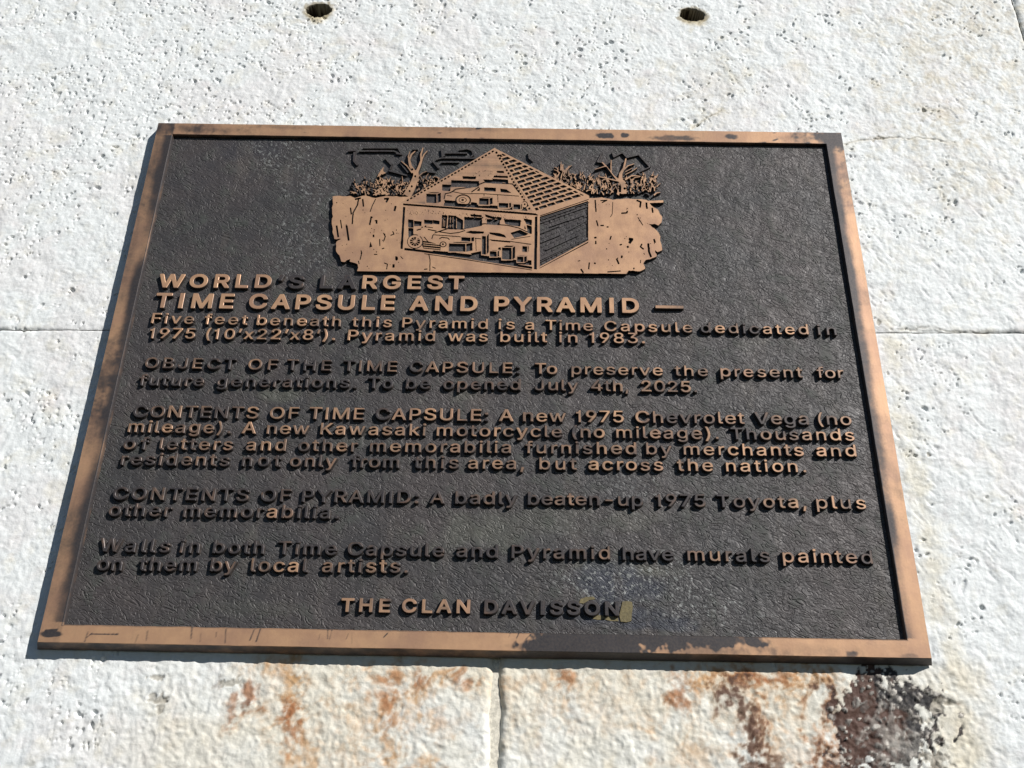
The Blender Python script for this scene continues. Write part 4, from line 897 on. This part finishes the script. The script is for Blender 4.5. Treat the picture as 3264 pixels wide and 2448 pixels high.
# --- trees
for tr in ([(1000, 665), (1045, 590), (1075, 520), (1105, 440), (1100, 370)],): stroke(tr, 95, TREEL, 55)
stroke([(1090, 400), (1040, 320), (1025, 250), (1050, 190), (1095, 150)], 38, TREEL, 10)
stroke([(1028, 260), (1015, 215), (1035, 150)], 18, TREEL, 7)
stroke([(1110, 400), (1140, 330), (1165, 260), (1160, 190), (1185, 110)], 34, TREEL, 12)
stroke([(1165, 260), (1195, 190), (1235, 145)], 16, TREEL, 7)
stroke([(1060, 400), (1000, 320), (930, 262)], 15, TREEL, 9)
stroke([(1120, 450), (1180, 400), (1230, 380)], 14, TREEL, 7)
for q in [(1055, 555), (1095, 440), (1060, 360), (1115, 560), (1030, 610)]: disc(q[0], q[1], 12, 14, 0)
stroke([(1130, 520), (1165, 500), (1120, 585)], 10, 0)
stroke([(U + 1545, 640), (U + 1545, 560), (U + 1505, 470), (U + 1510, 410), (U + 1545, 350), (U + 1570, 235)], 66, TREER, 14)
stroke([(U + 1500, 500), (U + 1420, 430), (U + 1345, 330), (U + 1290, 270)], 24, TREER, 12)
stroke([(U + 1400, 400), (U + 1398, 320), (U + 1400, 250)], 13, TREER, 8)
stroke([(U + 1540, 370), (U + 1590, 320), (U + 1665, 295)], 14, TREER, 7)
stroke([(U + 1520, 500), (U + 1420, 480), (U + 1250, 440)], 15, TREER, 9)
stroke([(U + 1560, 480), (U + 1640, 430), (U + 1740, 440)], 16, TREER, 7)
stroke([(U + 1560, 420), (U + 1640, 380), (U + 1700, 340)], 8, TREER, 6)
stroke([(U + 1560, 390), (U + 1640, 345)], 7, TREER, 5)
stroke([(U + 1340, 320), (U + 1210, 360)], 9, TREER, 8)
disc(U + 1555, 580, 16, 14, 0); disc(U + 1610, 520, 12, 22, 0); disc(U + 1650, 455, 12, 10, 0)
# --- the loosely drawn crown outlines stayed dark
NOUT = -1
for s_, w_ in [([(490, 103), (895, 103), (935, 175), (870, 168)], 12), ([(320, 135), (405, 128)], 18), ([(445, 138), (700, 138), (850, 140), (905, 165)], 14),
               ([(395, 150), (388, 250), (430, 300)], 24), ([(750, 215), (825, 295)], 26), ([(825, 300), (800, 350)], 9), ([(915, 262), (1015, 385)], 22), ([(785, 362), (1000, 420)], 16),
               ([(1395, 110), (1405, 200), (1435, 185)], 16), ([(1435, 160), (1690, 162)], 14), ([(1600, 125), (1690, 112), (1745, 130), (1765, 180), (1730, 205)], 15),
               ([(1335, 235), (1400, 218), (1820, 222)], 12), ([(1395, 265), (1600, 265)], 15), ([(1295, 250), (1365, 335)], 20), ([(1215, 372), (1325, 385)], 16), ([(1060, 118), (1125, 118)], 12),
               ([(U + 450, 150), (U + 455, 215), (U + 500, 255)], 15), ([(U + 1300, 150), (U + 1240, 262), (U + 1300, 270)], 13), ([(U + 1410, 148), (U + 1432, 205), (U + 1530, 155), (U + 1580, 212), (U + 1715, 180)], 14),
               ([(U + 1715, 175), (U + 1850, 322)], 18), ([(U + 1850, 322), (U + 1710, 385), (U + 1775, 440)], 11), ([(U + 1340, 330), (U + 1450, 480)], 12)]:
    NOUT += 1; stroke(s_, w_, 200 + NOUT)
# --- ground either side of the cutaway
def jag(pts, amp, step=26):
    o = []
    for (ax, ay), (bx, by) in zip(pts[:-1], pts[1:]):
        L = math.hypot(bx - ax, by - ay); n = max(1, int(L / step))
        for k in range(n):
            t_ = k / n
            o.append((ax + (bx - ax) * t_ + (er.uniform(-amp, amp) if k else 0), ay + (by - ay) * t_ + (er.uniform(-amp, amp) if k else 0)))
    return o + [pts[-1]]
edgeL = jag([(425, 1530), (440, 1490), (432, 1450), (340, 1420), (350, 1390), (285, 1425), (245, 1420), (225, 1350), (185, 1300), (190, 1190), (245, 1160), (165, 1160), (150, 1100), (135, 960), (150, 900), (138, 800), (150, 760), (145, 670)], 6)
topL = jag([(145, 670), (350, 665), (400, 690), (520, 660), (640, 690), (760, 665), (960, 675)], 5, 40)
topR = jag([(U + 1145, 690), (U + 1290, 680), (U + 1420, 712), (U + 1560, 695), (U + 1700, 702), (U + 1810, 712), (U + 1865, 780)], 5, 40)
edgeR = jag([(U + 1865, 780), (U + 1940, 825), (U + 1985, 900), (U + 1978, 970), (U + 1940, 1005), (U + 1900, 985), (U + 1820, 985), (U + 1870, 1025), (U + 1920, 1060), (U + 1955, 1110), (U + 1965, 1190), (U + 1985, 1290), (U + 1930, 1312), (U + 1905, 1285), (U + 1922, 1362),
             (U + 1850, 1392), (U + 1795, 1402), (U + 1768, 1440), (U + 1792, 1500), (U + 1730, 1532), (U + 1680, 1530), (U + 1600, 1522), (U + 1575, 1560)], 7)
fill(edgeL + topL[1:] + topR + edgeR[1:], SOIL)
stroke([(U + 1810, 735), (U + 2000, 728)], 26, SOIL)
for s_, w_ in [([(1485 - 1040, 690), (430, 770), (380, 860), (370, 990)], 12), ([(350, 800), (360, 880)], 12), ([(490, 700), (500, 790)], 14), ([(400, 705), (470, 690)], 14), ([(640, 700), (600, 780), (575, 850)], 8),
               ([(590, 900), (570, 1000)], 14), ([(235, 940), (250, 1040)], 10), ([(190, 1005), (210, 1140)], 16), ([(305, 1005), (330, 1180)], 17), ([(650, 940), (650, 985)], 16), ([(870, 780), (855, 840)], 18),
               ([(735, 700), (785, 695), (760, 740)], 16), ([(835, 1070), (850, 1105), (810, 1120)], 9), ([(730, 1090), (750, 1130), (735, 1180)], 10), ([(685, 1160), (688, 1240)], 9), ([(615, 1110), (615, 1140)], 15),
               ([(1250, 1335), (1265, 1400), (1262, 1530)], 8), ([(470, 1290), (480, 1320), (460, 1400)], 9), ([(735, 1435), (775, 1450), (765, 1510)], 9), ([(845, 1450), (845, 1490)], 20), ([(620, 1338), (660, 1338)], 9),
               ([(710, 1275), (740, 1265)], 9), ([(1195, 1510), (1235, 1505)], 9), ([(450, 1450), (440, 1410)], 8), ([(925, 1360), (955, 1390)], 7), ([(1290, 1480), (1330, 1500)], 8),
               ([(U + 1215, 710), (U + 1225, 850)], 12), ([(U + 1275, 720), (U + 1350, 715), (U + 1290, 745)], 10), ([(U + 1418, 735), (U + 1412, 870), (U + 1390, 910)], 6), ([(U + 1515, 865), (U + 1580, 860), (U + 1585, 835)], 13),
               ([(U + 1230, 945), (U + 1248, 1015)], 12), ([(U + 1275, 1005), (U + 1315, 1005)], 12), ([(U + 1345, 1022), (U + 1370, 1022)], 12), ([(U + 1705, 910), (U + 1765, 1005)], 8), ([(U + 1400, 1125), (U + 1385, 1170)], 12),
               ([(U + 1215, 1135), (U + 1220, 1155)], 22), ([(U + 1222, 1180), (U + 1222, 1220)], 13), ([(U + 1495, 1230), (U + 1525, 1222)], 12), ([(U + 1600, 1160), (U + 1640, 1165), (U + 1605, 1210)], 24), ([(U + 1585, 1240), (U + 1595, 1262)], 18),
               ([(U + 1755, 1215), (U + 1735, 1250), (U + 1775, 1280)], 13), ([(U + 1825, 1210), (U + 1835, 1310), (U + 1860, 1370)], 18), ([(U + 1890, 1160), (U + 1905, 1205)], 16), ([(U + 1525, 1350), (U + 1518, 1380)], 16),
               ([(U + 1460, 1385), (U + 1488, 1450)], 15), ([(U + 1148, 1430), (U + 1140, 1510)], 12), ([(U + 1212, 1430), (U + 1212, 1450)], 16), ([(U + 1050, 1505), (U + 1080, 1550)], 14), ([(U + 1015, 1415), (U + 1045, 1410)], 8),
               ([(U + 1340, 1275), (U + 1355, 1275)], 12), ([(U + 1690, 715), (U + 1740, 735), (U + 1730, 800)], 15), ([(U + 1805, 740), (U + 1810, 815)], 16), ([(U + 1870, 800), (U + 1878, 860)], 14), ([(U + 1355, 1540), (U + 1510, 1528)], 10),
               ([(U + 1665, 1490), (U + 1655, 1510)], 12), ([(U + 1740, 1400), (U + 1735, 1440)], 7), ([(U + 1120, 740), (U + 1150, 745)], 6)]:
    stroke(s_, w_ * 1.35, 0)
fill([(565, 1260), (580, 1185), (600, 1250)], 0)
disc(880, 1385, 17, 26, 0)
for _ in range(80):
    x, y = (er.uniform(180, 920), er.uniform(720, 1500)) if er.random() < .55 else (U + er.uniform(1180, 1900), er.uniform(740, 1500))
    disc(x, y, er.uniform(3, 8), er.uniform(4, 10), 0, (SOIL,), 6)
# --- cutaway chamber (front), its frame of grooves, and the side wall
fill([(930, 735), (U + 540, 850), (U + 575, 1505), (925, 1290)], CHAMBER)
AP = (2012, 118); BL = (968, 740); BR = (U + 512, 858); RR = (U + 1145, 662)
fill([(AP[0], AP[1] - 8), (BL[0] - 30, BL[1]), (BR[0], BR[1] + 6)], ROOF)
def lerp(a, b, t_): return (a[0] + (b[0] - a[0]) * t_, a[1] + (b[1] - a[1]) * t_)
for k in range(26):                                                   # blocks along the rims of the front
    a, b_ = lerp((AP[0] - 8, AP[1] + 26), (BL[0] + 22, BL[1] - 14), (k + .18) / 26), lerp((AP[0] - 8, AP[1] + 26), (BL[0] + 22, BL[1] - 14), (k + .80) / 26)
    stroke([a, b_], 18, 0, None, (ROOF,))
for k in range(20):
    a, b_ = lerp((AP[0] + 6, AP[1] + 34), (BR[0] - 44, BR[1] - 30), (k + .2) / 20), lerp((AP[0] + 6, AP[1] + 34), (BR[0] - 44, BR[1] - 30), (k + .78) / 20)
    stroke([a, b_], 23, 0, None, (ROOF,))
# tiled slope
fill([AP, RR, (U + 1150, 690), (U + 560, 885), (BR[0] + 6, BR[1]), ], TILES)
NR = 16
TILEQ = []
A0, L0, R0_ = (AP[0] + 14, AP[1] + 22), (BR[0] + 22, BR[1] - 12), (RR[0] - 30, RR[1] - 2)
for r_ in range(1, NR):
    t0, t1 = (r_ + .17) / NR, (r_ + .80) / NR
    la, ra = lerp(A0, L0, t0), lerp(A0, R0_, t0)
    lb, rb = lerp(A0, L0, t1), lerp(A0, R0_, t1)
    wid = 98.0 / max(98.0, math.hypot(ra[0] - la[0], ra[1] - la[1]))
    s_ = 0.012 - (wid * .5 if r_ % 2 else 0)
    while s_ < 0.97:
        e = min(s_ + wid * .86, 0.975); b0 = max(s_, 0.012)
        if e - b0 > wid * .18:
            q = [lerp(la, ra, b0), lerp(la, ra, e), lerp(lb, rb, e), lerp(lb, rb, b0)]
            fill(q, 0, (TILES,)); TILEQ.append(q)
        s_ += wid
# eaves grooves
stroke([(U + 580, 895), (U + 1142, 705)], 9, 0, None, (TILES, CHAMBER, SOIL))
# side wall: a dark field with thin raised courses
fill([(U + 578, 905), (U + 1136, 722), (U + 1136, 1205), (U + 578, 1500)], 0)
SL = lambda x: 0
WL = [(590, 932, 985, 800), (585, 970, 1130, 780), (700, 1010, 900, 940), (900, 945, 1085, 880), (590, 1090, 800, 1005), (915, 1055, 1115, 945), (590, 1195, 815, 1105), (650, 1280, 1025, 1110), (585, 1395, 925, 1235), (1030, 1185, 1130, 1140)]
for a, b_, c, d_ in WL: stroke([(U + a, b_), (U + c, d_)], 11, SIDEW)
stroke([(U + 578, 920), (U + 1136, 738)], 8, SIDEW); stroke([(U + 578, 1420), (U + 1136, 1150)], 9, SIDEW)
stroke([(U + 572, 1488), (U + 1142, 1180)], 13, CHAMBER)
# frame grooves of the chamber
G = (CHAMBER, ROOF, SOIL)
stroke([(955, 762), (U + 560, 880)], 22, 0, None, G)
stroke([(968, 792), (938, 1275)], 26, 0, None, G)
stroke([(970, 1276), (1180, 1300), (1700, 1375), (U + 490, 1492)], 27, 0, None, G)
stroke([(1200, 1330), (1700, 1402), (U + 490, 1518)], 9, 0, None, G)
fill([(U + 522, 905), (U + 552, 900), (U + 545, 1512), (U + 510, 1508)], 0)
# --- things in the chamber and under the roof: the drawn boxes
BOXES = []
def box(x, y, w, h, d_=0.3, rim=11):
    """a crate: bright raised edges round a sunk front, side and top"""
    BOXES.append((x, y, w, h))
    lab = 100 + len(BOXES)
    dx, dy = w * d_, -h * 0.16
    fill([(x - rim, y - rim), (x + dx, y + dy - rim), (x + w + dx + rim, y + dy - rim), (x + w + dx + rim, y + h + dy), (x + w + rim, y + h + rim), (x - rim, y + h + rim)], lab)
    fill([(x, y), (x + w, y + 4), (x + w, y + h), (x, y + h - 4)], 0, (lab,))
    if dx > 14: fill([(x + w + 9, y + 4), (x + w + dx, y + dy + 6), (x + w + dx, y + h + dy), (x + w + 9, y + h)], 0, (lab,))
    if -dy > 10 and w > 60: fill([(x + 10, y - 7), (x + w - 4, y - 4), (x + w + dx - 6, y + dy + 3), (x + dx + 8, y + dy)], 0, (lab,))
def dark(*pts):
    cx, cy = sum(p[0] for p in pts) / len(pts), sum(p[1] for p in pts) / len(pts)
    fill([(cx + (p[0] - cx) * 1.12, cy + (p[1] - cy) * 1.18) for p in pts], 0, (CHAMBER, ROOF))
dark((1525, 490), (1812, 500), (1812, 560), (1525, 556)); dark((1645, 440), (1790, 446), (1780, 472), (1650, 468)); dark((1885, 478), (2085, 486), (2085, 512), (1910, 508))
dark((2010, 432), (U + 205, 438), (U + 205, 458), (2000, 452)); dark((2040, 378), (U + 160, 380), (U + 165, 402), (2040, 398)); dark((1980, 470), (U + 205, 480), (U + 210, 515), (U + 90, 500))
dark((1408, 538), (1500, 542), (1492, 606), (1410, 600))
for k in range(26):
    x = er.uniform(1540, 2050); y = er.uniform(380, 470)
    if y > 300 + (2010 - x) * .5: stroke([(x, y), (x + er.uniform(-22, 22), y - 16)], 5, 0, None, (ROOF,))
# car under the roof
fill([(1445, 700), (1450, 650), (1500, 640), (1560, 600), (1720, 580), (1790, 568), (1890, 522), (U + 260, 540), (U + 335, 640), (U + 395, 720), (U + 380, 770), (1990, 760), (1440, 730)], CARU)
for s_, w_ in [([(1425, 705), (1440, 640), (1500, 628), (1560, 588), (1720, 568), (1800, 545), (1885, 510), (U + 265, 528), (U + 345, 632)], 8), ([(1720, 640), (1880, 640), (U + 340, 668)], 6), ([(1520, 615), (1640, 640), (1740, 640)], 6),
               ([(1740, 622), (1830, 560)], 9), ([(1885, 640), (1890, 740)], 5), ([(U + 95, 655), (U + 98, 740)], 5), ([(1455, 660), (1520, 668)], 5)]:
    stroke(s_, w_ * 1.5, 0, None, (CARU, ROOF))
fill([(1885, 565), (2022, 572), (2022, 616), (1890, 612)], 0); fill([(U + 122, 580), (U + 195, 590), (U + 255, 632), (U + 130, 624)], 0); fill([(1800, 605), (1838, 568), (1836, 610)], 0)
fill([(1425, 712), (1560, 722), (1575, 770), (1440, 752)], 0); fill([(1740, 735), (1805, 745), (1800, 800), (1720, 790)], 0)
disc(1645, 715, 92, 68, 0); disc(1645, 715, 76, 55, CARU); disc(1640, 712, 46, 32, 0); disc(1640, 712, 38, 26, CARU); disc(1640, 712, 16, 12, 0)
disc(U + 405, 765, 36, 40, 0); disc(U + 405, 765, 28, 32, CARU); disc(U + 405, 762, 10, 12, 0)
fill([(1430, 742), (1560, 750), (U + 300, 790), (U + 420, 800), (U + 440, 838), (1990, 812), (1420, 782)], 0, (ROOF, CARU))
box(1222, 640, 118, 108, .42); box(1830, 690, 110, 78, .40); box(1985 + 70, 745, 110, 58, .28); box(U + 275, 760, 80, 60, .25)
# lower chamber: a freckled band, shelves of boxes
for _ in range(210):
    x = er.uniform(1000, U + 480); y0 = 800 + (x - 1000) * .07
    disc(x, y0 + er.uniform(6, 78), er.uniform(3, 6), er.uniform(3, 7), 0, (CHAMBER,), 5)
for q in [[(1015, 950), (1072, 955), (1070, 1110), (1020, 1120)], [(1085, 955), (1165, 962), (1160, 1005), (1085, 1010)], [(1200, 942), (1290, 948), (1290, 988), (1205, 984)], [(1302, 945), (1372, 955), (1368, 990), (1305, 985)],
          [(1405, 895), (1462, 900), (1450, 1030), (1400, 1025)], [(1478, 900), (1562, 905), (1560, 1040), (1470, 1036)], [(1575, 915), (1642, 950), (1640, 1035), (1578, 1040)], [(1668, 918), (1852, 926), (1850, 1005), (1720, 1030), (1668, 1035)],
          [(1735, 878), (1852, 886), (1850, 908), (1740, 900)], [(1925, 935), (2060, 942), (2060, 990), (1925, 985)], [(1905, 880), (1990, 905), (2060, 915), (1990, 930), (1910, 905)], [(U + 175, 938), (U + 352, 948), (U + 345, 1012), (U + 260, 1002), (U + 190, 985)],
          [(U + 400, 930), (U + 485, 945), (U + 482, 1000), (U + 425, 985)], [(U + 405, 1000), (U + 420, 1050), (U + 402, 1040)], [(U + 430, 1005), (U + 484, 1018), (U + 484, 1095), (U + 440, 1070)], [(U + 90, 905), (U + 140, 915), (U + 130, 945), (U + 95, 935)]]: dark(*q)
for x in (1420, 1436): stroke([(x, 910), (x - 4, 1020)], 5, CHAMBER)
for x in (1500, 1530): stroke([(x, 905), (x - 4, 1030)], 5, CHAMBER)
stroke([(1015, 1030), (1072, 1034)], 5, CHAMBER)
# motor cycle
disc(1092, 1190, 92, 84, 0, G); disc(1092, 1190, 84, 74, BIKE); disc(1092, 1190, 60, 52, 0)
for a in range(0, 180, 36):
    c_, s_ = math.cos(math.radians(a)), math.sin(math.radians(a)); stroke([(1092 - 58 * c_, 1190 - 50 * s_), (1092 + 58 * c_, 1190 + 50 * s_)], 6, BIKE)
disc(1092, 1190, 14, 13, BIKE)
fill([(1175, 1180), (1250, 1190), (1390, 1230), (1385, 1290), (1190, 1270), (1175, 1240)], 0)
fill([(1150, 1090), (1200, 1045), (1260, 1060), (1330, 1075), (1300, 1110), (1240, 1150), (1180, 1140)], BIKE)
stroke([(1100, 1180), (1150, 1090), (1190, 1010)], 17, BIKE); stroke([(1130, 1030), (1190, 1005), (1250, 1020)], 12, BIKE); stroke([(1110, 1140), (1180, 1110)], 12, BIKE)
for y in (1205, 1228, 1255): stroke([(1185, y), (1385, y + 20)], 8, BIKE)
stroke([(1110, 1060), (1185, 1040)], 13, 0, None, (CHAMBER,)); stroke([(1240, 1050), (1340, 1070)], 12, 0); stroke([(1195, 1135), (1240, 1190)], 10, 0); stroke([(1200, 1020), (1300, 1032)], 9, 0, None, (CHAMBER,))
disc(1175, 1025, 10, 8, 0); disc(1215, 1012, 7, 6, 0)
# the long car
fill([(1290, 1150), (1310, 1100), (1480, 1045), (1640, 1055), (1780, 1010), (1880, 995), (U + 200, 1015), (U + 330, 1045), (U + 470, 1110), (U + 480, 1260), (U + 470, 1400), (1800, 1330), (1480, 1310), (1370, 1290), (1285, 1215)], CARL, (CHAMBER,))
for s_, w_ in [([(1285, 1160), (1305, 1095), (1480, 1036), (1650, 1048), (1790, 1000), (1885, 985), (U + 205, 1003), (U + 340, 1035), (U + 478, 1100)], 7), ([(1305, 1112), (1480, 1125), (1680, 1140), (1900, 1165), (2050, 1178), (U + 250, 1190), (U + 480, 1222)], 6),
               ([(1370, 1078), (1500, 1098), (1600, 1085), (1670, 1062)], 7), ([(1370, 1160), (1400, 1142), (1470, 1150), (1490, 1170)], 7), ([(1790, 1150), (1795, 1300)], 5), ([(U + 250, 1165), (U + 470, 1130)], 5), ([(U + 20, 1180), (U + 240, 1200)], 4)]:
    stroke(s_, w_ * 1.6, 0, None, (CARL, CHAMBER))
fill([(1672, 1085), (1730, 1065), (1885, 1075), (1882, 1098), (1760, 1102)], 0); fill([(1925, 1082), (2060, 1092), (2120, 1112), (2145, 1146), (2040, 1128), (1960, 1106)], 0)
fill([(U + 240, 1090), (U + 350, 1055), (U + 450, 1100), (U + 420, 1120), (U + 285, 1150)], 0)
disc(1415, 1222, 40, 34, 0); disc(1415, 1222, 29, 24, CARL); disc(1413, 1220, 13, 11, 0)
fill([(1730, 1325), (1850, 1300), (1850, 1358), (1760, 1352)], 0); fill([(U + 100, 1200 + 60), (U + 130, 1255), (U + 130, 1290), (U + 100, 1290)], 0)
fill([(1300, 1292), (1500, 1312), (1800, 1345), (U + 60, 1362), (U + 300, 1400), (U + 484, 1405), (U + 484, 1462), (U + 200, 1440), (1800, 1378), (1480, 1332), (1290, 1306)], 0, (CHAMBER, CARL))
box(1482, 1212, 190, 95, .42, 9); box(1625, 1140, 105, 50, .40, 8); box(1862, 1125, 46, 215, .7, 9)
box(U + 5, 1300, 78, 66, .35, 8); box(U + 145, 1258, 110, 140, .36, 9); box(U + 378, 1242, 56, 68, .3, 8); box(U + 318, 1362, 72, 66, .55, 8)
for _ in range(8): pass

def smooth_mask(m, n=2):
    m = m.astype(np.float32)
    for _ in range(n):
        p = np.pad(m, 1, mode='edge'); m = (p[:-2, 1:-1] + 2 * p[1:-1, 1:-1] + p[2:, 1:-1]) / 4
        p = np.pad(m, 1, mode='edge'); m = (p[1:-1, :-2] + 2 * p[1:-1, 1:-1] + p[1:-1, 2:]) / 4
    return m

def trace_plate(mask, name, mats, wear, face=FACE, label=None, floor=FLOOR + 0.0004):
    """marching squares: raised plate with drafted flanks round a mask"""
    js, is_ = np.where(mask)
    if len(js) < 6: return None
    j0, j1, i0, i1 = js.min() - 4, js.max() + 5, is_.min() - 4, is_.max() + 5
    j0, i0 = max(j0, 0), max(i0, 0)
    fld = smooth_mask(mask[j0:j1, i0:i1], 2)
    gz, gx = np.gradient(smooth_mask(mask[j0:j1, i0:i1], 4))
    V, F, MI, idx = [], [], [], {}
    def vert(x, z, y):
        k = (round(x, 4), round(z, 4), y)
        if k not in idx:
            idx[k] = len(V); V.append((EX0 + (i0 + x + .5) * RES, y, EZ0 + (j0 + z + .5) * RES))
        return idx[k]
    ins = fld > .5
    cnt = ins[:-1, :-1].astype(np.int8) + ins[:-1, 1:] + ins[1:, 1:] + ins[1:, :-1]
    ny, nx_ = cnt.shape
    for j in range(ny):
        full = cnt[j] == 4
        d_ = np.diff(np.concatenate([[0], full.astype(np.int8), [0]]))
        for a, b_ in zip(np.where(d_ == 1)[0], np.where(d_ == -1)[0]):
            F.append((vert(a, j, face), vert(b_, j, face), vert(b_, j + 1, face), vert(a, j + 1, face))); MI.append(0)
    low = floor
    OUT = 0.00032 / RES
    for j, i in zip(*np.where((cnt > 0) & (cnt < 4))):
        P = ((i, j), (i + 1, j), (i + 1, j + 1), (i, j + 1)); Q = (fld[j, i], fld[j, i + 1], fld[j + 1, i + 1], fld[j + 1, i])
        ring = []
        for k in range(4):
            a, b_ = Q[k], Q[(k + 1) % 4]
            if a > .5: ring.append((P[k][0], P[k][1], 0))
            if (a > .5) != (b_ > .5):
                t_ = (.5 - a) / (b_ - a)
                ring.append((P[k][0] + t_ * (P[(k + 1) % 4][0] - P[k][0]), P[k][1] + t_ * (P[(k + 1) % 4][1] - P[k][1]), 1 if a > .5 else 2))
        F.append(tuple(vert(x, z, face) for x, z, _ in ring)); MI.append(0)
        g = (-gx[j, i], -gz[j, i]); L = math.hypot(*g) or 1; ox, oz = g[0] / L * OUT, g[1] / L * OUT
        for k in range(len(ring)):
            a, b_ = ring[k], ring[(k + 1) % len(ring)]
            if a[2] == 1 and b_[2] == 2:
                va, vb = vert(a[0], a[1], face), vert(b_[0], b_[1], face)
                n0 = len(V)
                for q in (b_, a): V.append((EX0 + (i0 + q[0] + ox + .5) * RES, low, EZ0 + (j0 + q[1] + oz + .5) * RES))
                F.append((vb, va, n0 + 1, n0)); MI.append(1)
    me = mesh(name, V, F, mats, MI)
    co = np.array(V)
    w = wear(co[:, 0], co[:, 2]) if callable(wear) else np.full(len(co), wear)
    a = me.attributes.new('wear', 'FLOAT', 'POINT'); a.data.foreach_set('value', w.astype(np.float32))
    o = link(name, me, plaque)
    if label: o['label'] = label
    return o

def wsoil(X, Z): return 0.02 + 0.25 * np.clip(gnoise(X, Z, 0.02, 401), 0, 1)
def wroof(X, Z): return 0.28 + 0.25 * gnoise(X, Z, 0.006, 402) + 0.15 * gnoise(X, Z, 0.0015, 403)
def wbush(X, Z): return 0.30 + 0.35 * gnoise(X, Z, 0.008, 404)
BR2 = [M_BRONZE, M_SIDE]
trace_plate(LAB == SOIL, 'ground_relief', BR2, wsoil)
trace_plate(LAB == ROOF, 'roof_front_relief', BR2, wroof)
trace_plate(LAB == TILES, 'tile_lattice', BR2, 0.22)
trace_plate(LAB == CHAMBER, 'chamber_relief', BR2, 0.12)
def panel(pts, y):
    # the sunk floors inside the building are cast a little above the ground of the plaque
    q = [up(*p) for p in pts]; n = len(q)
    V = [(x, y, z) for x, z in q] + [(x, FLOOR + .0004, z) for x, z in q]
    link('sunk_panel', mesh('sunk_panel', V, [tuple(range(n))[::-1]] + [(i, (i + 1) % n, n + (i + 1) % n, n + i) for i in range(n)], [M_DARKTOP]), plaque)
panel([(1000, 738), (2012, 135), (U + 505, 850)], .0021)
panel([(2020, 135), (U + 1130, 662), (U + 515, 862)], .0020)
panel([(948, 780), (U + 530, 892), (U + 535, 1495), (942, 1280)], .0022)
panel([(U + 560, 890), (U + 1140, 715), (U + 1140, 1190), (U + 560, 1492)], .0019)
trace_plate(LAB == SIDEW, 'wall_course_relief', [M_DARKTOP, M_SIDE], 0.9, FACE + .0005)
trace_plate(LAB == CARU, 'car_relief', BR2, 0.2, label='raised estate car drawn under the pyramid roof')
trace_plate(LAB == CARL, 'car_relief', BR2, 0.08, label='raised long car drawn in the buried chamber')
trace_plate(LAB == BIKE, 'motorcycle_relief', BR2, 0.15)
for k in range(len(BOXES)): trace_plate(LAB == 101 + k, 'crate_relief', BR2, 0.3)
trace_plate(LAB == TREEL, 'tree_relief', BR2, wbush, label='raised bare tree left of the pyramid')
trace_plate(LAB == TREER, 'tree_relief', BR2, wbush, label='raised bare tree right of the pyramid')
trace_plate(LAB == BUSHL, 'shrub_relief', BR2, wbush, FACE + .0001)
trace_plate(LAB == BUSHR, 'shrub_relief', BR2, wbush, FACE + .0001)
trace_plate(LAB == BUSHD, 'dark_stalks', [M_DARKTOP, M_SIDE], 1.0, FACE + .0008)['kind'] = 'stuff'
for k in range(NOUT + 1): trace_plate(LAB == 200 + k, 'crown_outline', [M_DARKTOP, M_SIDE], 1.0, FACE + .0011)
# low dark tiles and bricks lying sunk between the raised lines
def sunk_piece(q, name, h, shr=0.8):
    pts = np.array([up(*p) for p in q]); c = pts.mean(0); pts = c + (pts - c) * shr
    t_ = c + (pts - c) * 0.8
    y1 = (0.0019 if name == 'wall_brick' else 0.0020) - h + er.uniform(-.00015, .00015)
    V = [(x, y1 + er.uniform(-.0001, .0001), z) for x, z in t_] + [(x, .0024, z) for x, z in pts]
    F = [(3, 2, 1, 0)] + [(i, (i + 1) % 4, 4 + (i + 1) % 4, 4 + i) for i in range(4)]
    link(name, mesh(name, V, F, [M_DARKTOP]), plaque)
for q in TILEQ: sunk_piece(q, 'roof_tile', .0003)
for r_ in range(11):
    x = 590 + (30 if r_ % 2 else 0)
    while x < 1105:
        w = er.uniform(38, 60); y = lambda xx: 925 + r_ * 50 - (xx - 585) * (0.335 + r_ * 0.018)
        if y(x) + 36 < 1490 - (x - 578) * .53: sunk_piece([(U + x, y(x)), (U + x + w, y(x + w)), (U + x + w, y(x + w) + 34), (U + x, y(x) + 34)], 'wall_brick', .0004, .9)
        x += w + 10
